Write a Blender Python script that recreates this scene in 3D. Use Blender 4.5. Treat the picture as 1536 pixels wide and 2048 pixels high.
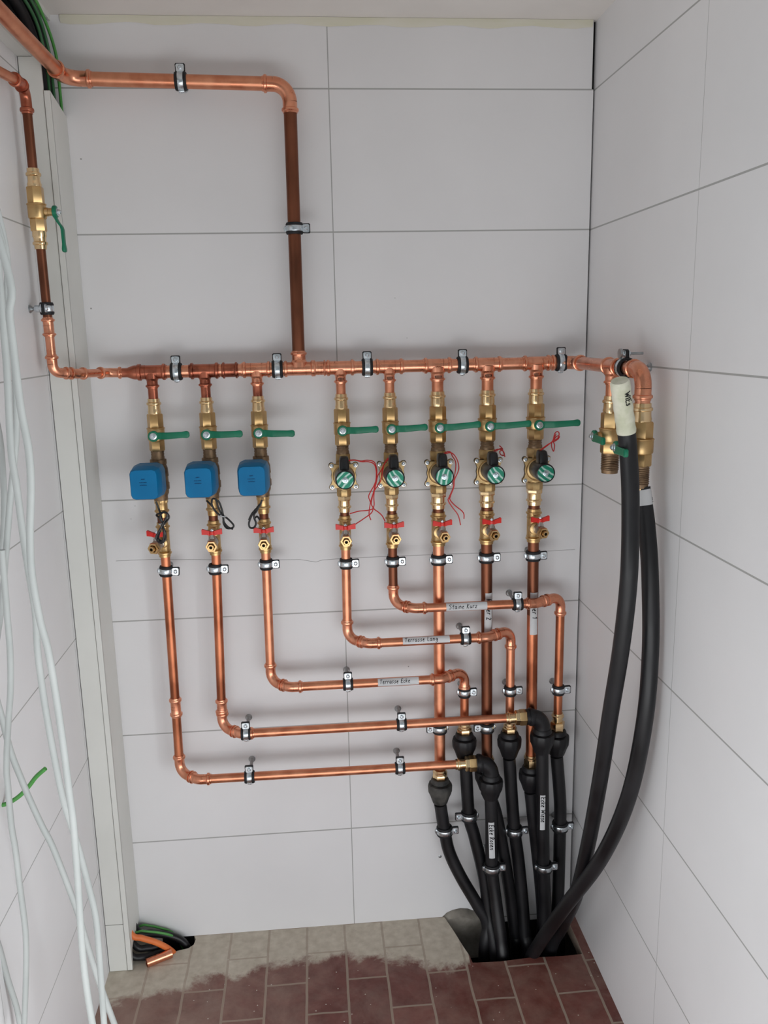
import bpy, math, random
from mathutils import Vector, Matrix
from mathutils.geometry import delaunay_2d_cdt

for _o in list(bpy.data.objects): bpy.data.objects.remove(_o)
SC = bpy.context.scene
COL = SC.collection
random.seed(7)
PI = math.pi

# ------------------------------------------------------------------ camera
CAM = Vector((-0.0617124, -2.0017727, 1.5606016))
RR = ((0.9960993434, -0.0860252773, -0.0196405128),
      (-0.0370186712, -0.2053596809, -0.9779862062),
      (0.0800981651, 0.9748984835, -0.2077432848))
FPX = 1686.65
cd = bpy.data.cameras.new('camera'); cam = bpy.data.objects.new('camera', cd); COL.objects.link(cam)
cd.sensor_fit = 'VERTICAL'; cd.sensor_height = 36.0; cd.lens = FPX / 2048 * 36.0
cd.clip_start = 0.01; cd.clip_end = 50
cam.matrix_world = Matrix(((RR[0][0], -RR[1][0], -RR[2][0], CAM.x),
                           (RR[0][1], -RR[1][1], -RR[2][1], CAM.y),
                           (RR[0][2], -RR[1][2], -RR[2][2], CAM.z), (0, 0, 0, 1)))
SC.camera = cam

def ray(u, v):
    a, b = (u - 768) / FPX, (v - 1024) / FPX
    return Vector([RR[0][i] * a + RR[1][i] * b + RR[2][i] for i in range(3)])
def at(u, v, y):
    d = ray(u, v); return CAM + d * ((y - CAM.y) / d.y)
def atz(u, v, z):
    d = ray(u, v); return CAM + d * ((z - CAM.z) / d.z)

# ------------------------------------------------------------------ light
SC.view_settings.view_transform = 'Standard'; SC.view_settings.look = 'None'
SC.view_settings.exposure = 0.0; SC.view_settings.gamma = 1.0
SC.view_settings.use_curve_mapping = False
w = bpy.data.worlds.new('world'); SC.world = w; w.use_nodes = True
wn = w.node_tree; wn.nodes.clear()
wo = wn.nodes.new('ShaderNodeOutputWorld'); wb = wn.nodes.new('ShaderNodeBackground')
wtc = wn.nodes.new('ShaderNodeTexCoord'); wsp = wn.nodes.new('ShaderNodeSeparateXYZ'); wcr = wn.nodes.new('ShaderNodeValToRGB')
wn.links.new(wtc.outputs['Generated'], wsp.inputs[0]); 
wmr = wn.nodes.new('ShaderNodeMapRange'); wmr.inputs[1].default_value = -1; wmr.inputs[2].default_value = 1
wn.links.new(wsp.outputs[2], wmr.inputs[0]); wn.links.new(wmr.outputs[0], wcr.inputs[0]); wn.links.new(wcr.outputs[0], wb.inputs[0]); wn.links.new(wb.outputs[0], wo.inputs[0])
e = wcr.color_ramp.elements
e[0].position = 0.30; e[0].color = (0.80, 0.76, 0.73, 1); e[1].position = 0.60; e[1].color = (0.92, 0.97, 1.0, 1)
wb.inputs[1].default_value = 0.30

def area(name, loc, rot, sx, sy, power, col):
    ld = bpy.data.lights.new(name, 'AREA'); ld.shape = 'RECTANGLE'; ld.size = sx; ld.size_y = sy
    ld.energy = power; ld.color = col
    o = bpy.data.objects.new(name, ld); COL.objects.link(o); o.location = loc; o.rotation_euler = rot
    return o
# fill lamps added for daylight at the niche front: low, ground bounce, both sides
area('low_daylight_fill', (0.0, -2.1, 0.45), (math.radians(80), 0, 0), 3.2, 0.7, 27, (0.94, 0.97, 1.0))
area('ground_bounce', (0.0, -1.9, 0.05), (math.radians(160), 0, 0), 3.6, 1.2, 9.4, (1.0, 0.97, 0.94))
area('left_daylight_fill', (-2.2, -2.2, 0.9), (math.radians(90), 0, math.radians(-55)), 1.5, 1.6, 22.6, (0.93, 0.98, 1.0))
area('right_daylight_fill', (2.2, -2.2, 0.9), (math.radians(90), 0, math.radians(55)), 1.5, 1.6, 59, (0.93, 0.98, 1.0))

# ------------------------------------------------------------------ materials
def new_mat(name):
    m = bpy.data.materials.new(name); m.use_nodes = True
    nt = m.node_tree; b = nt.nodes['Principled BSDF']
    return m, nt, b
def lin(c):
    return tuple(((x / 255) / 12.92 if x / 255 <= .04045 else ((x / 255 + .055) / 1.055) ** 2.4) for x in c) + (1,)
def nd(nt, t, **kw):
    n = nt.nodes.new(t)
    for k, v in kw.items(): setattr(n, k, v)
    return n
def noisy(name, c1, c2, scale=20, rough=.5, rough2=None, metal=0, bump=0, detail=4, lo=.35, hi=.65, spec=.5, stretch=None):
    m, nt, b = new_mat(name)
    tc = nd(nt, 'ShaderNodeTexCoord'); mp = nd(nt, 'ShaderNodeMapping')
    if stretch: mp.inputs['Scale'].default_value = stretch
    n = nd(nt, 'ShaderNodeTexNoise'); n.inputs['Scale'].default_value = scale; n.inputs['Detail'].default_value = detail
    r = nd(nt, 'ShaderNodeValToRGB')
    r.color_ramp.elements[0].position = lo; r.color_ramp.elements[0].color = lin(c1)
    r.color_ramp.elements[1].position = hi; r.color_ramp.elements[1].color = lin(c2)
    L = nt.links.new
    L(tc.outputs['Object'], mp.inputs[0]); L(mp.outputs[0], n.inputs['Vector']); L(n.outputs['Fac'], r.inputs[0]); L(r.outputs[0], b.inputs['Base Color'])
    b.inputs['Metallic'].default_value = metal
    b.inputs['Specular IOR Level'].default_value = spec
    if rough2 is None: b.inputs['Roughness'].default_value = rough
    else:
        mr = nd(nt, 'ShaderNodeMapRange'); mr.inputs[1].default_value = lo; mr.inputs[2].default_value = hi
        mr.inputs[3].default_value = rough; mr.inputs[4].default_value = rough2
        L(n.outputs['Fac'], mr.inputs[0]); L(mr.outputs[0], b.inputs['Roughness'])
    if bump:
        bp = nd(nt, 'ShaderNodeBump'); bp.inputs['Strength'].default_value = bump; bp.inputs['Distance'].default_value = .001
        L(n.outputs['Fac'], bp.inputs['Height']); L(bp.outputs[0], b.inputs['Normal'])
    return m

M = {}
M['copper'] = noisy('copper', (206, 132, 100), (230, 162, 128), 35, .32, .48, 1, detail=6, lo=.3, hi=.7)
M['copper_fit'] = noisy('copper_fitting', (220, 144, 112), (238, 168, 136), 40, .24, .34, 1, lo=.3, hi=.7)
M['copper_brown'] = noisy('copper_brown', (104, 66, 50), (140, 88, 66), 22, .38, .5, 1, lo=.3, hi=.7, stretch=(1, 1, .35))
M['copper_patchy'] = noisy('copper_patchy', (150, 88, 62), (214, 136, 100), 14, .28, .45, 1, lo=.38, hi=.62, detail=7, stretch=(1, 1, .5))
M['copper_dull'] = noisy('copper_dull', (146, 84, 66), (196, 118, 92), 24, .26, .4, 1, lo=.35, hi=.65)
M['brass'] = noisy('brass', (190, 154, 104), (216, 184, 134), 30, .30, .42, 1, lo=.3, hi=.7)
M['brass_bright'] = noisy('brass_bright', (224, 190, 142), (240, 212, 168), 40, .18, .28, 1, lo=.3, hi=.7)
M['brass_cast'] = noisy('brass_cast', (184, 154, 108), (208, 180, 132), 90, .40, .55, 1, bump=.15, lo=.3, hi=.7)
M['brass_dark'] = noisy('brass_dark', (116, 96, 78), (160, 134, 106), 60, .42, .6, 1, bump=.2, lo=.35, hi=.65)
M['zinc'] = noisy('zinc', (196, 206, 212), (226, 232, 236), 60, .22, .36, 1, lo=.3, hi=.7)
M['zinc_dull'] = noisy('zinc_dull', (150, 154, 156), (184, 188, 190), 60, .4, .5, 1, lo=.3, hi=.7)
M['nickel'] = noisy('nickel', (168, 160, 152), (196, 190, 182), 60, .28, .4, 1, lo=.3, hi=.7)
M['rubber'] = noisy('rubber', (22, 22, 24), (34, 34, 37), 40, .6, spec=.35)
M['pe'] = noisy('black_polyethylene', (13, 13, 16), (27, 26, 29), 9, .38, .55, detail=6, spec=.4)
M['pe_dusty'] = noisy('black_polyethylene_dusty', (40, 40, 40), (84, 82, 78), 28, .6, .75, detail=8, spec=.3, bump=.3)
M['green'] = noisy('green_plastic', (0, 104, 74), (4, 116, 84), 20, .42, spec=.45)
M['blue'] = noisy('blue_plastic', (0, 106, 156), (0, 114, 166), 12, .5, spec=.22)
M['blue_dusty'] = noisy('blue_plastic_dusty', (24, 108, 158), (86, 128, 158), 26, .6, spec=.3, detail=6)
M['red'] = noisy('red_plastic', (214, 32, 24), (226, 46, 36), 20, .42)
M['redwire'] = noisy('red_insulation', (196, 30, 34), (206, 42, 42), 20, .45)
M['black'] = noisy('black_plastic', (14, 14, 16), (26, 26, 28), 30, .34, spec=.5)
M['blackmark'] = noisy('black_ink', (14, 14, 18), (24, 24, 28), 30, .7, spec=.2)
M['inkblue'] = noisy('faded_print', (10, 62, 104), (12, 70, 112), 30, .6, spec=.2)
M['paper'] = noisy('paper_tape', (196, 198, 200), (212, 212, 213), 14, .55)
M['masking'] = noisy('masking_tape', (196, 198, 172), (222, 220, 202), 42, .6, bump=.4, detail=3)
M['duct'] = noisy('white_duct_plastic', (208, 208, 203), (216, 216, 211), 4, .42, spec=.4)
M['cable_white'] = noisy('white_cable', (168, 172, 170), (180, 183, 181), 8, .5, spec=.35)
M['greenwire'] = noisy('green_insulation', (66, 138, 62), (82, 152, 74), 14, .45)
M['greenwire_dark'] = noisy('dark_green_insulation', (44, 92, 58), (56, 108, 66), 14, .5)
M['orange'] = noisy('orange_conduit', (206, 104, 48), (220, 120, 60), 16, .5, bump=.1)
M['concrete'] = noisy('raw_concrete', (116, 110, 102), (156, 150, 140), 22, .9, bump=.8, detail=8)
M['soil'] = noisy('dark_rubble', (58, 50, 44), (84, 74, 66), 30, .95, bump=.8, detail=8)
M['ceiling'] = noisy('ceiling_paint', (224, 219, 214), (230, 225, 220), 5, .7)
M['sealant'] = noisy('yellowed_sealant', (210, 207, 186), (216, 212, 198), 9, .7, detail=6, stretch=(1, 1, 4))
M['dark'] = noisy('dark_joint', (16, 16, 17), (24, 24, 25), 10, .9)
M['crack'] = noisy('hairline', (150, 148, 147), (160, 158, 157), 60, .8)

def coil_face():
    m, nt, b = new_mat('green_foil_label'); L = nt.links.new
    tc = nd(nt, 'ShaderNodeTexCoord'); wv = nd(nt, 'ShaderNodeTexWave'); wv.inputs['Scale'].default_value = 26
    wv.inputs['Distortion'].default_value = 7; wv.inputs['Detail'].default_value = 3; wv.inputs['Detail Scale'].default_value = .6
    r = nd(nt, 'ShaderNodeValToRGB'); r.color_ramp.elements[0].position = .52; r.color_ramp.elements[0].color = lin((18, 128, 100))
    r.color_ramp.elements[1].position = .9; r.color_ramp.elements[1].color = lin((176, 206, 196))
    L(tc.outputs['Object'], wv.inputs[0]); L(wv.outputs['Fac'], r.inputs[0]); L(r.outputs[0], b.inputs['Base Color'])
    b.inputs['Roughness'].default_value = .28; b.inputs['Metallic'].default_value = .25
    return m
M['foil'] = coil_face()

def math_(nt, op, a, b=None, c=None):
    n = nd(nt, 'ShaderNodeMath', operation=op)
    for i, v in enumerate((a, b, c)):
        if v is None: continue
        if isinstance(v, (int, float)): n.inputs[i].default_value = v
        else: nt.links.new(v, n.inputs[i])
    return n.outputs[0]

def joint(nt, coord, off, pitch, half):
    """1 near coord == off + k*pitch"""
    t = math_(nt, 'DIVIDE', math_(nt, 'SUBTRACT', coord, off), pitch)
    f = math_(nt, 'FRACT', math_(nt, 'ADD', t, 0.5))
    d = math_(nt, 'MULTIPLY', math_(nt, 'ABSOLUTE', math_(nt, 'SUBTRACT', f, 0.5)), pitch)
    return math_(nt, 'LESS_THAN', d, half)

def wall_tile(name, axis, off, pitch, half_v, half_h, zoff=.286):
    m, nt, b = new_mat(name); L = nt.links.new
    ge = nd(nt, 'ShaderNodeNewGeometry'); sp = nd(nt, 'ShaderNodeSeparateXYZ'); L(ge.outputs['Position'], sp.inputs[0])
    h = joint(nt, sp.outputs[2], zoff, .30, half_h)
    v = joint(nt, sp.outputs[axis], off, pitch, half_v)
    j = math_(nt, 'MAXIMUM', h, v)
    n = nd(nt, 'ShaderNodeTexNoise'); n.inputs['Scale'].default_value = 3.0; n.inputs['Detail'].default_value = 5; L(ge.outputs['Position'], n.inputs['Vector'])
    r = nd(nt, 'ShaderNodeValToRGB'); r.color_ramp.elements[0].position = .3; r.color_ramp.elements[0].color = lin((221, 220, 221))
    r.color_ramp.elements[1].position = .7; r.color_ramp.elements[1].color = lin((227, 226, 227)); L(n.outputs['Fac'], r.inputs[0])
    mx = nd(nt, 'ShaderNodeMix', data_type='RGBA'); L(j, mx.inputs[0]); L(r.outputs[0], mx.inputs[6]); mx.inputs[7].default_value = lin((166, 166, 164))
    L(mx.outputs[2], b.inputs['Base Color'])
    b.inputs['Roughness'].default_value = .42; b.inputs['Specular IOR Level'].default_value = .35
    fn = nd(nt, 'ShaderNodeTexNoise'); fn.inputs['Scale'].default_value = 60; fn.inputs['Detail'].default_value = 2
    mp = nd(nt, 'ShaderNodeMapping'); mp.inputs['Scale'].default_value = (1, 1, 7); L(ge.outputs['Position'], mp.inputs[0]); L(mp.outputs[0], fn.inputs['Vector'])
    hgt = math_(nt, 'SUBTRACT', math_(nt, 'MULTIPLY', fn.outputs['Fac'], .25), j)
    bp = nd(nt, 'ShaderNodeBump'); bp.inputs['Strength'].default_value = .35; bp.inputs['Distance'].default_value = .0012
    L(hgt, bp.inputs['Height']); L(bp.outputs[0], b.inputs['Normal'])
    return m
M['tile_back'] = wall_tile('white_wall_tile_back', 0, 0.0, .60, .0012, .0016)
M['tile_right'] = wall_tile('white_wall_tile_right', 1, -.5566, .60, .0007, .0017)
M['tile_left'] = wall_tile('white_wall_tile_left', 1, -.72, .60, .0007, .0014)

def floor_tile():
    m, nt, b = new_mat('red_clay_floor_tile'); L = nt.links.new
    ge = nd(nt, 'ShaderNodeNewGeometry'); sp = nd(nt, 'ShaderNodeSeparateXYZ'); L(ge.outputs['Position'], sp.inputs[0])
    X, Y = sp.outputs[0], sp.outputs[1]
    wob = nd(nt, 'ShaderNodeTexNoise'); wob.inputs['Scale'].default_value = 14; L(ge.outputs['Position'], wob.inputs['Vector'])
    wv = math_(nt, 'MULTIPLY', math_(nt, 'SUBTRACT', wob.outputs['Fac'], .5), .005)
    X2 = math_(nt, 'ADD', X, wv); Y2 = math_(nt, 'ADD', Y, wv)
    t = math_(nt, 'DIVIDE', math_(nt, 'SUBTRACT', X2, -.1275), .1)
    col = math_(nt, 'FLOOR', t)
    par = math_(nt, 'FLOORED_MODULO', col, 2.0)
    jx = joint(nt, X2, -.1275, .1, .0030)
    ys = math_(nt, 'ADD', Y2, math_(nt, 'MULTIPLY', par, .1))
    jy = joint(nt, ys, -.1, .2, .0026)
    j = math_(nt, 'MAXIMUM', jx, jy)
    # tile body
    cmb = nd(nt, 'ShaderNodeCombineXYZ'); L(col, cmb.inputs[0]); L(math_(nt, 'FLOOR', math_(nt, 'DIVIDE', math_(nt, 'ADD', ys, .1), .2)), cmb.inputs[1])
    wn_ = nd(nt, 'ShaderNodeTexWhiteNoise', noise_dimensions='3D'); L(cmb.outputs[0], wn_.inputs[0])
    n1 = nd(nt, 'ShaderNodeTexNoise'); n1.inputs['Scale'].default_value = 26; n1.inputs['Detail'].default_value = 7; L(ge.outputs['Position'], n1.inputs['Vector'])
    r1 = nd(nt, 'ShaderNodeValToRGB'); r1.color_ramp.elements[0].position = .3; r1.color_ramp.elements[0].color = lin((92, 42, 36))
    r1.color_ramp.elements[1].position = .75; r1.color_ramp.elements[1].color = lin((122, 70, 62))
    L(math_(nt, 'ADD', math_(nt, 'MULTIPLY', n1.outputs['Fac'], .75), math_(nt, 'MULTIPLY', wn_.outputs[0], .25)), r1.inputs[0])
    mx = nd(nt, 'ShaderNodeMix', data_type='RGBA'); L(j, mx.inputs[0]); L(r1.outputs[0], mx.inputs[6]); mx.inputs[7].default_value = lin((150, 134, 120))
    # dust: everywhere a little, thick smeared mortar against the back wall left of the pit, more to the left
    n2 = nd(nt, 'ShaderNodeTexNoise'); n2.inputs['Scale'].default_value = 7; n2.inputs['Detail'].default_value = 8; n2.inputs['Roughness'].default_value = .7; n2.inputs['Distortion'].default_value = .25; L(ge.outputs['Position'], n2.inputs['Vector'])
    edge = math_(nt, 'ADD', Y, math_(nt, 'MULTIPLY', math_(nt, 'SUBTRACT', n2.outputs['Fac'], .5), .22))
    leftb = nd(nt, 'ShaderNodeMapRange'); leftb.inputs[1].default_value = -.62; leftb.inputs[2].default_value = .0; leftb.inputs[3].default_value = .10; leftb.inputs[4].default_value = 0; L(X, leftb.inputs[0])
    pit = nd(nt, 'ShaderNodeMapRange'); pit.inputs[1].default_value = -.02; pit.inputs[2].default_value = .24; pit.inputs[3].default_value = 0; pit.inputs[4].default_value = .075; L(X, pit.inputs[0])
    cut = nd(nt, 'ShaderNodeMapRange'); cut.inputs[1].default_value = .284; cut.inputs[2].default_value = .296; cut.inputs[3].default_value = 0; cut.inputs[4].default_value = -1; L(X, cut.inputs[0])
    tot = math_(nt, 'ADD', math_(nt, 'ADD', edge, leftb.outputs[0]), math_(nt, 'ADD', pit.outputs[0], cut.outputs[0]))
    mo = nd(nt, 'ShaderNodeMapRange'); mo.inputs[1].default_value = -.125; mo.inputs[2].default_value = -.095; L(tot, mo.inputs[0])
    n3 = nd(nt, 'ShaderNodeTexNoise'); n3.inputs['Scale'].default_value = 45; n3.inputs['Detail'].default_value = 8; L(ge.outputs['Position'], n3.inputs['Vector'])
    r3 = nd(nt, 'ShaderNodeValToRGB'); r3.color_ramp.elements[0].position = .3; r3.color_ramp.elements[0].color = lin((182, 172, 156)); r3.color_ramp.elements[1].position = .7; r3.color_ramp.elements[1].color = lin((204, 195, 180)); L(n3.outputs['Fac'], r3.inputs[0])
    # light dust film
    film = nd(nt, 'ShaderNodeMapRange'); film.inputs[1].default_value = .42; film.inputs[2].default_value = .85; film.inputs[3].default_value = .04; film.inputs[4].default_value = .55
    L(math_(nt, 'ADD', n2.outputs['Fac'], math_(nt, 'MULTIPLY', leftb.outputs[0], 3.2)), film.inputs[0])
    m2 = nd(nt, 'ShaderNodeMix', data_type='RGBA'); L(film.outputs[0], m2.inputs[0]); L(mx.outputs[2], m2.inputs[6]); m2.inputs[7].default_value = lin((172, 150, 136))
    m3 = nd(nt, 'ShaderNodeMix', data_type='RGBA'); L(math_(nt, 'MULTIPLY', mo.outputs[0], math_(nt, 'SUBTRACT', 1.0, math_(nt, 'MULTIPLY', j, .55))), m3.inputs[0]); L(m2.outputs[2], m3.inputs[6]); L(r3.outputs[0], m3.inputs[7])
    L(m3.outputs[2], b.inputs['Base Color'])
    # white crumbs
    vo = nd(nt, 'ShaderNodeTexVoronoi'); vo.inputs['Scale'].default_value = 38; L(ge.outputs['Position'], vo.inputs['Vector'])
    cr = math_(nt, 'LESS_THAN', vo.outputs['Distance'], .06)
    m4 = nd(nt, 'ShaderNodeMix', data_type='RGBA'); L(cr, m4.inputs[0]); L(m3.outputs[2], m4.inputs[6]); m4.inputs[7].default_value = lin((196, 188, 176)); L(m4.outputs[2], b.inputs['Base Color'])
    rg = math_(nt, 'ADD', .42, math_(nt, 'MULTIPLY', math_(nt, 'MAXIMUM', mo.outputs[0], j), .45)); L(rg, b.inputs['Roughness'])
    b.inputs['Specular IOR Level'].default_value = .4
    hg = math_(nt, 'ADD', math_(nt, 'MULTIPLY', j, -.6), math_(nt, 'MULTIPLY', n3.outputs['Fac'], .5))
    bp = nd(nt, 'ShaderNodeBump'); bp.inputs['Strength'].default_value = .5; bp.inputs['Distance'].default_value = .002; L(hg, bp.inputs['Height']); L(bp.outputs[0], b.inputs['Normal'])
    return m
M['floor'] = floor_tile()

# ------------------------------------------------------------------ mesh helpers
def frame(o, d, up=(0, 0, 1)):
    """matrix whose Z is d, at o"""
    z = Vector(d).normalized(); u = Vector(up)
    if abs(z.dot(u.normalized())) > .98: u = Vector((0, 1, 0))
    x = u.cross(z).normalized(); y = z.cross(x)
    return Matrix(((x.x, y.x, z.x, o[0]), (x.y, y.y, z.y, o[1]), (x.z, y.z, z.z, o[2]), (0, 0, 0, 1)))
def TR(x, y, z): return Matrix.Translation((x, y, z))
FY = Matrix(((1, 0, 0, 0), (0, 0, -1, 0), (0, 1, 0, 0), (0, 0, 0, 1)))   # local z -> world -y ; local y -> world z
FX = Matrix(((0, 0, 1, 0), (1, 0, 0, 0), (0, 1, 0, 0), (0, 0, 0, 1)))    # local z -> world +x

class MB:
    def __init__(s): s.v = []; s.f = []
    def rings(s, rings, caps=(True, True), closed=True):
        base = len(s.v); n = len(rings[0])
        for r in rings: s.v += [tuple(p) for p in r]
        for i in range(len(rings) - 1):
            a = base + i * n; b = a + n
            for k in range(n if closed else n - 1):
                k2 = (k + 1) % n
                s.f.append((a + k, a + k2, b + k2, b + k))
        if caps[0]: s.f.append(tuple(base + k for k in reversed(range(n))))
        if caps[1]: s.f.append(tuple(base + (len(rings) - 1) * n + k for k in range(n)))
        return s
    def lathe(s, prof, m=Matrix(), seg=24, caps=(True, True), n=None, ph=0):
        seg = n or seg; R = []
        for z, r in prof:
            R.append([m @ Vector((r * math.cos(2 * PI * k / seg + ph), r * math.sin(2 * PI * k / seg + ph), z)) for k in range(seg)])
        return s.rings(R, caps)
    def cyl(s, z0, z1, r, m=Matrix(), seg=24): return s.lathe([(z0, r * .96), (z0 + (z1 - z0) * .06, r), (z1 - (z1 - z0) * .06, r), (z1, r * .96)], m, seg)
    def hexa(s, z0, z1, r, m=Matrix(), n=6, ch=.92, ph=PI / 6):
        d = (z1 - z0); c = min(abs(d) * .15, r * .12) * (1 if d > 0 else -1)
        return s.lathe([(z0, r * ch), (z0 + c, r), (z1 - c, r), (z1, r * ch)], m, n=n, ph=ph)
    def poly(s, pts, z0, z1, m=Matrix(), ch=0):
        """extrude 2D polygon along z"""
        cx = sum(p[0] for p in pts) / len(pts); cy = sum(p[1] for p in pts) / len(pts)
        def ring(z, k): return [m @ Vector((cx + (x - cx) * k, cy + (y - cy) * k, z)) for x, y in pts]
        if ch: R = [ring(z0, 1 - ch), ring(z0 + (z1 - z0) * .2, 1), ring(z1 - (z1 - z0) * .2, 1), ring(z1, 1 - ch)]
        else: R = [ring(z0, 1), ring(z1, 1)]
        return s.rings(R)
    def box(s, x0, x1, y0, y1, z0, z1, m=Matrix()):
        return s.poly([(x0, y0), (x1, y0), (x1, y1), (x0, y1)], z0, z1, m)
    def tube(s, path, r, seg=12, caps=(True, True), ends=False):
        path = [Vector(p) for p in path]; n = len(path)
        rr = r if isinstance(r, (list, tuple)) else [r] * n
        t0 = (path[1] - path[0]).normalized(); u = Vector((0, 0, 1))
        if abs(t0.dot(u)) > .9: u = Vector((0, 1, 0))
        x = (u - t0 * u.dot(t0)).normalized(); R = []
        for i, p in enumerate(path):
            t = (path[min(i + 1, n - 1)] - path[max(i - 1, 0)]).normalized()
            x = (x - t * x.dot(t)); x = x.normalized(); y = t.cross(x)
            R.append([p + (x * math.cos(2 * PI * k / seg) + y * math.sin(2 * PI * k / seg)) * rr[i] for k in range(seg)])
        return s.rings(R, caps)
    def torus(s, z, R, r, m=Matrix(), seg=28, k=8):
        rg = []
        for i in range(seg + 1):
            a = 2 * PI * i / seg
            rg.append([m @ Vector(((R + r * math.cos(2 * PI * j / k)) * math.cos(a), (R + r * math.cos(2 * PI * j / k)) * math.sin(a), z + r * math.sin(2 * PI * j / k))) for j in range(k)])
        return s.rings(rg, (False, False))
    def build(s, name, mat, parent=None, angle=38):
        me = bpy.data.meshes.new(name); me.from_pydata(s.v, [], s.f); me.validate()
        import bmesh
        b = bmesh.new(); b.from_mesh(me); bmesh.ops.recalc_face_normals(b, faces=b.faces); b.to_mesh(me); b.free()
        for p in me.polygons: p.use_smooth = True
        me.set_sharp_from_angle(angle=math.radians(angle))
        me.materials.append(M[mat] if isinstance(mat, str) else mat)
        o = bpy.data.objects.new(name, me); COL.objects.link(o)
        if parent:
            o.parent = parent
        return o

def T(name, label, cat, loc=(0, 0, 0), rot=None, group=None):
    o = bpy.data.objects.new(name, None); COL.objects.link(o); o.empty_display_size = .02
    if rot is not None:
        o.matrix_world = Matrix.Translation(Vector(loc)) @ rot
    else: o.location = loc
    o['label'] = label; o['category'] = cat
    if group: o['group'] = group
    return o
def tag(o, label=None, cat=None, group=None, kind=None):
    if label: o['label'] = label
    if cat: o['category'] = cat
    if group: o['group'] = group
    if kind: o['kind'] = kind
    return o
def copy_tree(o, parent=None):
    c = o.copy(); COL.objects.link(c); c.parent = parent
    for ch in list(o.children): copy_tree(ch, c)
    return c
def place(o, loc, rot=None):
    o.matrix_world = Matrix.Translation(Vector(loc)) @ (rot or Matrix())

def spline(P, n=8):
    P = [Vector(p) for p in P]; out = []
    Q = [P[0] * 2 - P[1]] + P + [P[-1] * 2 - P[-2]]
    for i in range(1, len(Q) - 2):
        a, b, c, d = Q[i - 1:i + 3]
        for k in range(n):
            t = k / n
            out.append(.5 * ((2 * b) + (c - a) * t + (2 * a - 5 * b + 4 * c - d) * t * t + (3 * b - a - 3 * c + d) * t ** 3))
    out.append(P[-1]); return out
def px(pts, y=None):
    return [at(p[0], p[1], p[2] if len(p) > 2 else y) for p in pts]

# ------------------------------------------------------------------ room shell
XR, XL, YB, ZC = .598, -.624, -1.15, 2.228
def cdt_mesh(name, outline, to3, mat, thick=None):
    pts = [Vector(p) for p in outline]; n = len(pts)
    vs, es, fs, *_ = delaunay_2d_cdt(pts, [(i, (i + 1) % n) for i in range(n)], [list(range(n))], 1, 1e-6)
    b = MB(); b.v = [tuple(to3(p, 0)) for p in vs]; b.f = [tuple(f) for f in fs]
    if thick:
        k = len(b.v); b.v += [tuple(to3(p, thick)) for p in vs]; b.f += [tuple(reversed([i + k for i in f])) for f in fs]
        q = len(b.v); b.v += [tuple(to3(p, 0)) for p in pts] + [tuple(to3(p, thick)) for p in pts]
        for i in range(n): b.f.append((q + i, q + (i + 1) % n, q + n + (i + 1) % n, q + n + i))
    return b.build(name, mat, None, 20)
S = lambda o: tag(o, kind='structure')

wb_o = cdt_mesh('wall_back', [(XL, 0), (.24, 0), (.252, .012), (.268, .019), (.29, .023), (.31, .020), (.335, .008), (.35, -.03), (XR - .0042, -.03), (XR - .0042, 2.086), (XR - .0078, 2.087), (XR - .0078, 2.4), (XL, 2.4)],
                lambda p, t: (p.x, t, p.y), 'tile_back', .010)
S(wb_o)
b = MB(); b.box(XL, XR + .02, .012, .06, -.5, 2.4); S(b.build('wall_back_masonry', 'dark'))
b = MB(); b.box(XR, XR + .03, YB, .012, -.03, 2.4); S(b.build('wall_right', 'tile_right'))
b = MB(); b.box(XL - .03, XL, YB, .012, -.03, 2.116); S(b.build('wall_left', 'tile_left'))
# ceiling board with the open cable slot along the left wall
xs = atz(115, 48, ZC).x
b = MB(); b.box(xs, XR + .03, -.85, .012, ZC, ZC + .03); S(b.build('ceiling', 'ceiling'))
b = MB(); b.box(XL - .03, -.596, YB, .012, 2.116, 2.13); S(b.build('trim_1', 'duct'))
b = MB(); b.box(xs - .004, xs, YB, .012, ZC - .012, ZC + .03); S(b.build('trim_2', 'duct'))
b = MB(); b.box(XL - .03, xs + .03, YB, .05, 2.36, 2.40); b.box(XL - .05, XL - .03, YB, .05, 2.116, 2.36); b.box(xs + .01, xs + .03, YB, .012, ZC + .03, 2.36)
S(b.build('trim_3', 'dark'))
# floor
fl = [(XL, YB), (XR, YB), (XR, 0), (.576, 0), (.573, -.06), (.575, -.12), (.573, -.178), (.52, -.180), (.44, -.176), (.36, -.181), (.29, -.178), (.286, -.15), (.277, -.12), (.262, -.06), (.245, 0),
      (-.427, 0), (-.421, -.014), (-.424, -.034), (-.436, -.046), (-.462, -.052), (-.478, -.060), (-.492, -.052), (-.505, -.03), (-.51, 0), (XL, 0)]
S(cdt_mesh('floor', fl, lambda p, t: (p.x, p.y, t), 'floor', -.035))
b = MB()   # pit under the pipes: concrete sides, rubble bottom
b.box(.20, .60, -.26, .012, -.46, -.42); b.box(.255, .60, -.22, -.184, -.45, -.034); b.box(.20, .24, -.22, .012, -.45, -.034); b.box(.583, .62, -.22, .012, -.45, -.034)
b.box(-.53, -.40, -.09, .012, -.16, -.13); b.box(-.53, -.40, -.09, -.065, -.14, -.034); b.box(-.418, -.40, -.09, .012, -.14, -.034); b.box(-.53, -.512, -.09, .012, -.14, -.034)
pit = b.build('floor_pit', 'soil'); S(pit)
b = MB()   # broken concrete edge behind the tiles in the pit
pts = []
for i in range(13):
    x = .235 + i * .0125; pts.append((x, .004 + .022 * math.exp(-((x - .29) / .035) ** 2) + random.uniform(-.002, .002)))
R = []
for x, zt in pts:
    R.append([(x, .012, zt), (x, -.004 - .012 * math.exp(-((x - .30) / .04) ** 2), zt - .018), (x, -.006, -.06 + random.uniform(-.015, .01)), (x, -.02, -.12), (x, .012, -.14)])
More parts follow.
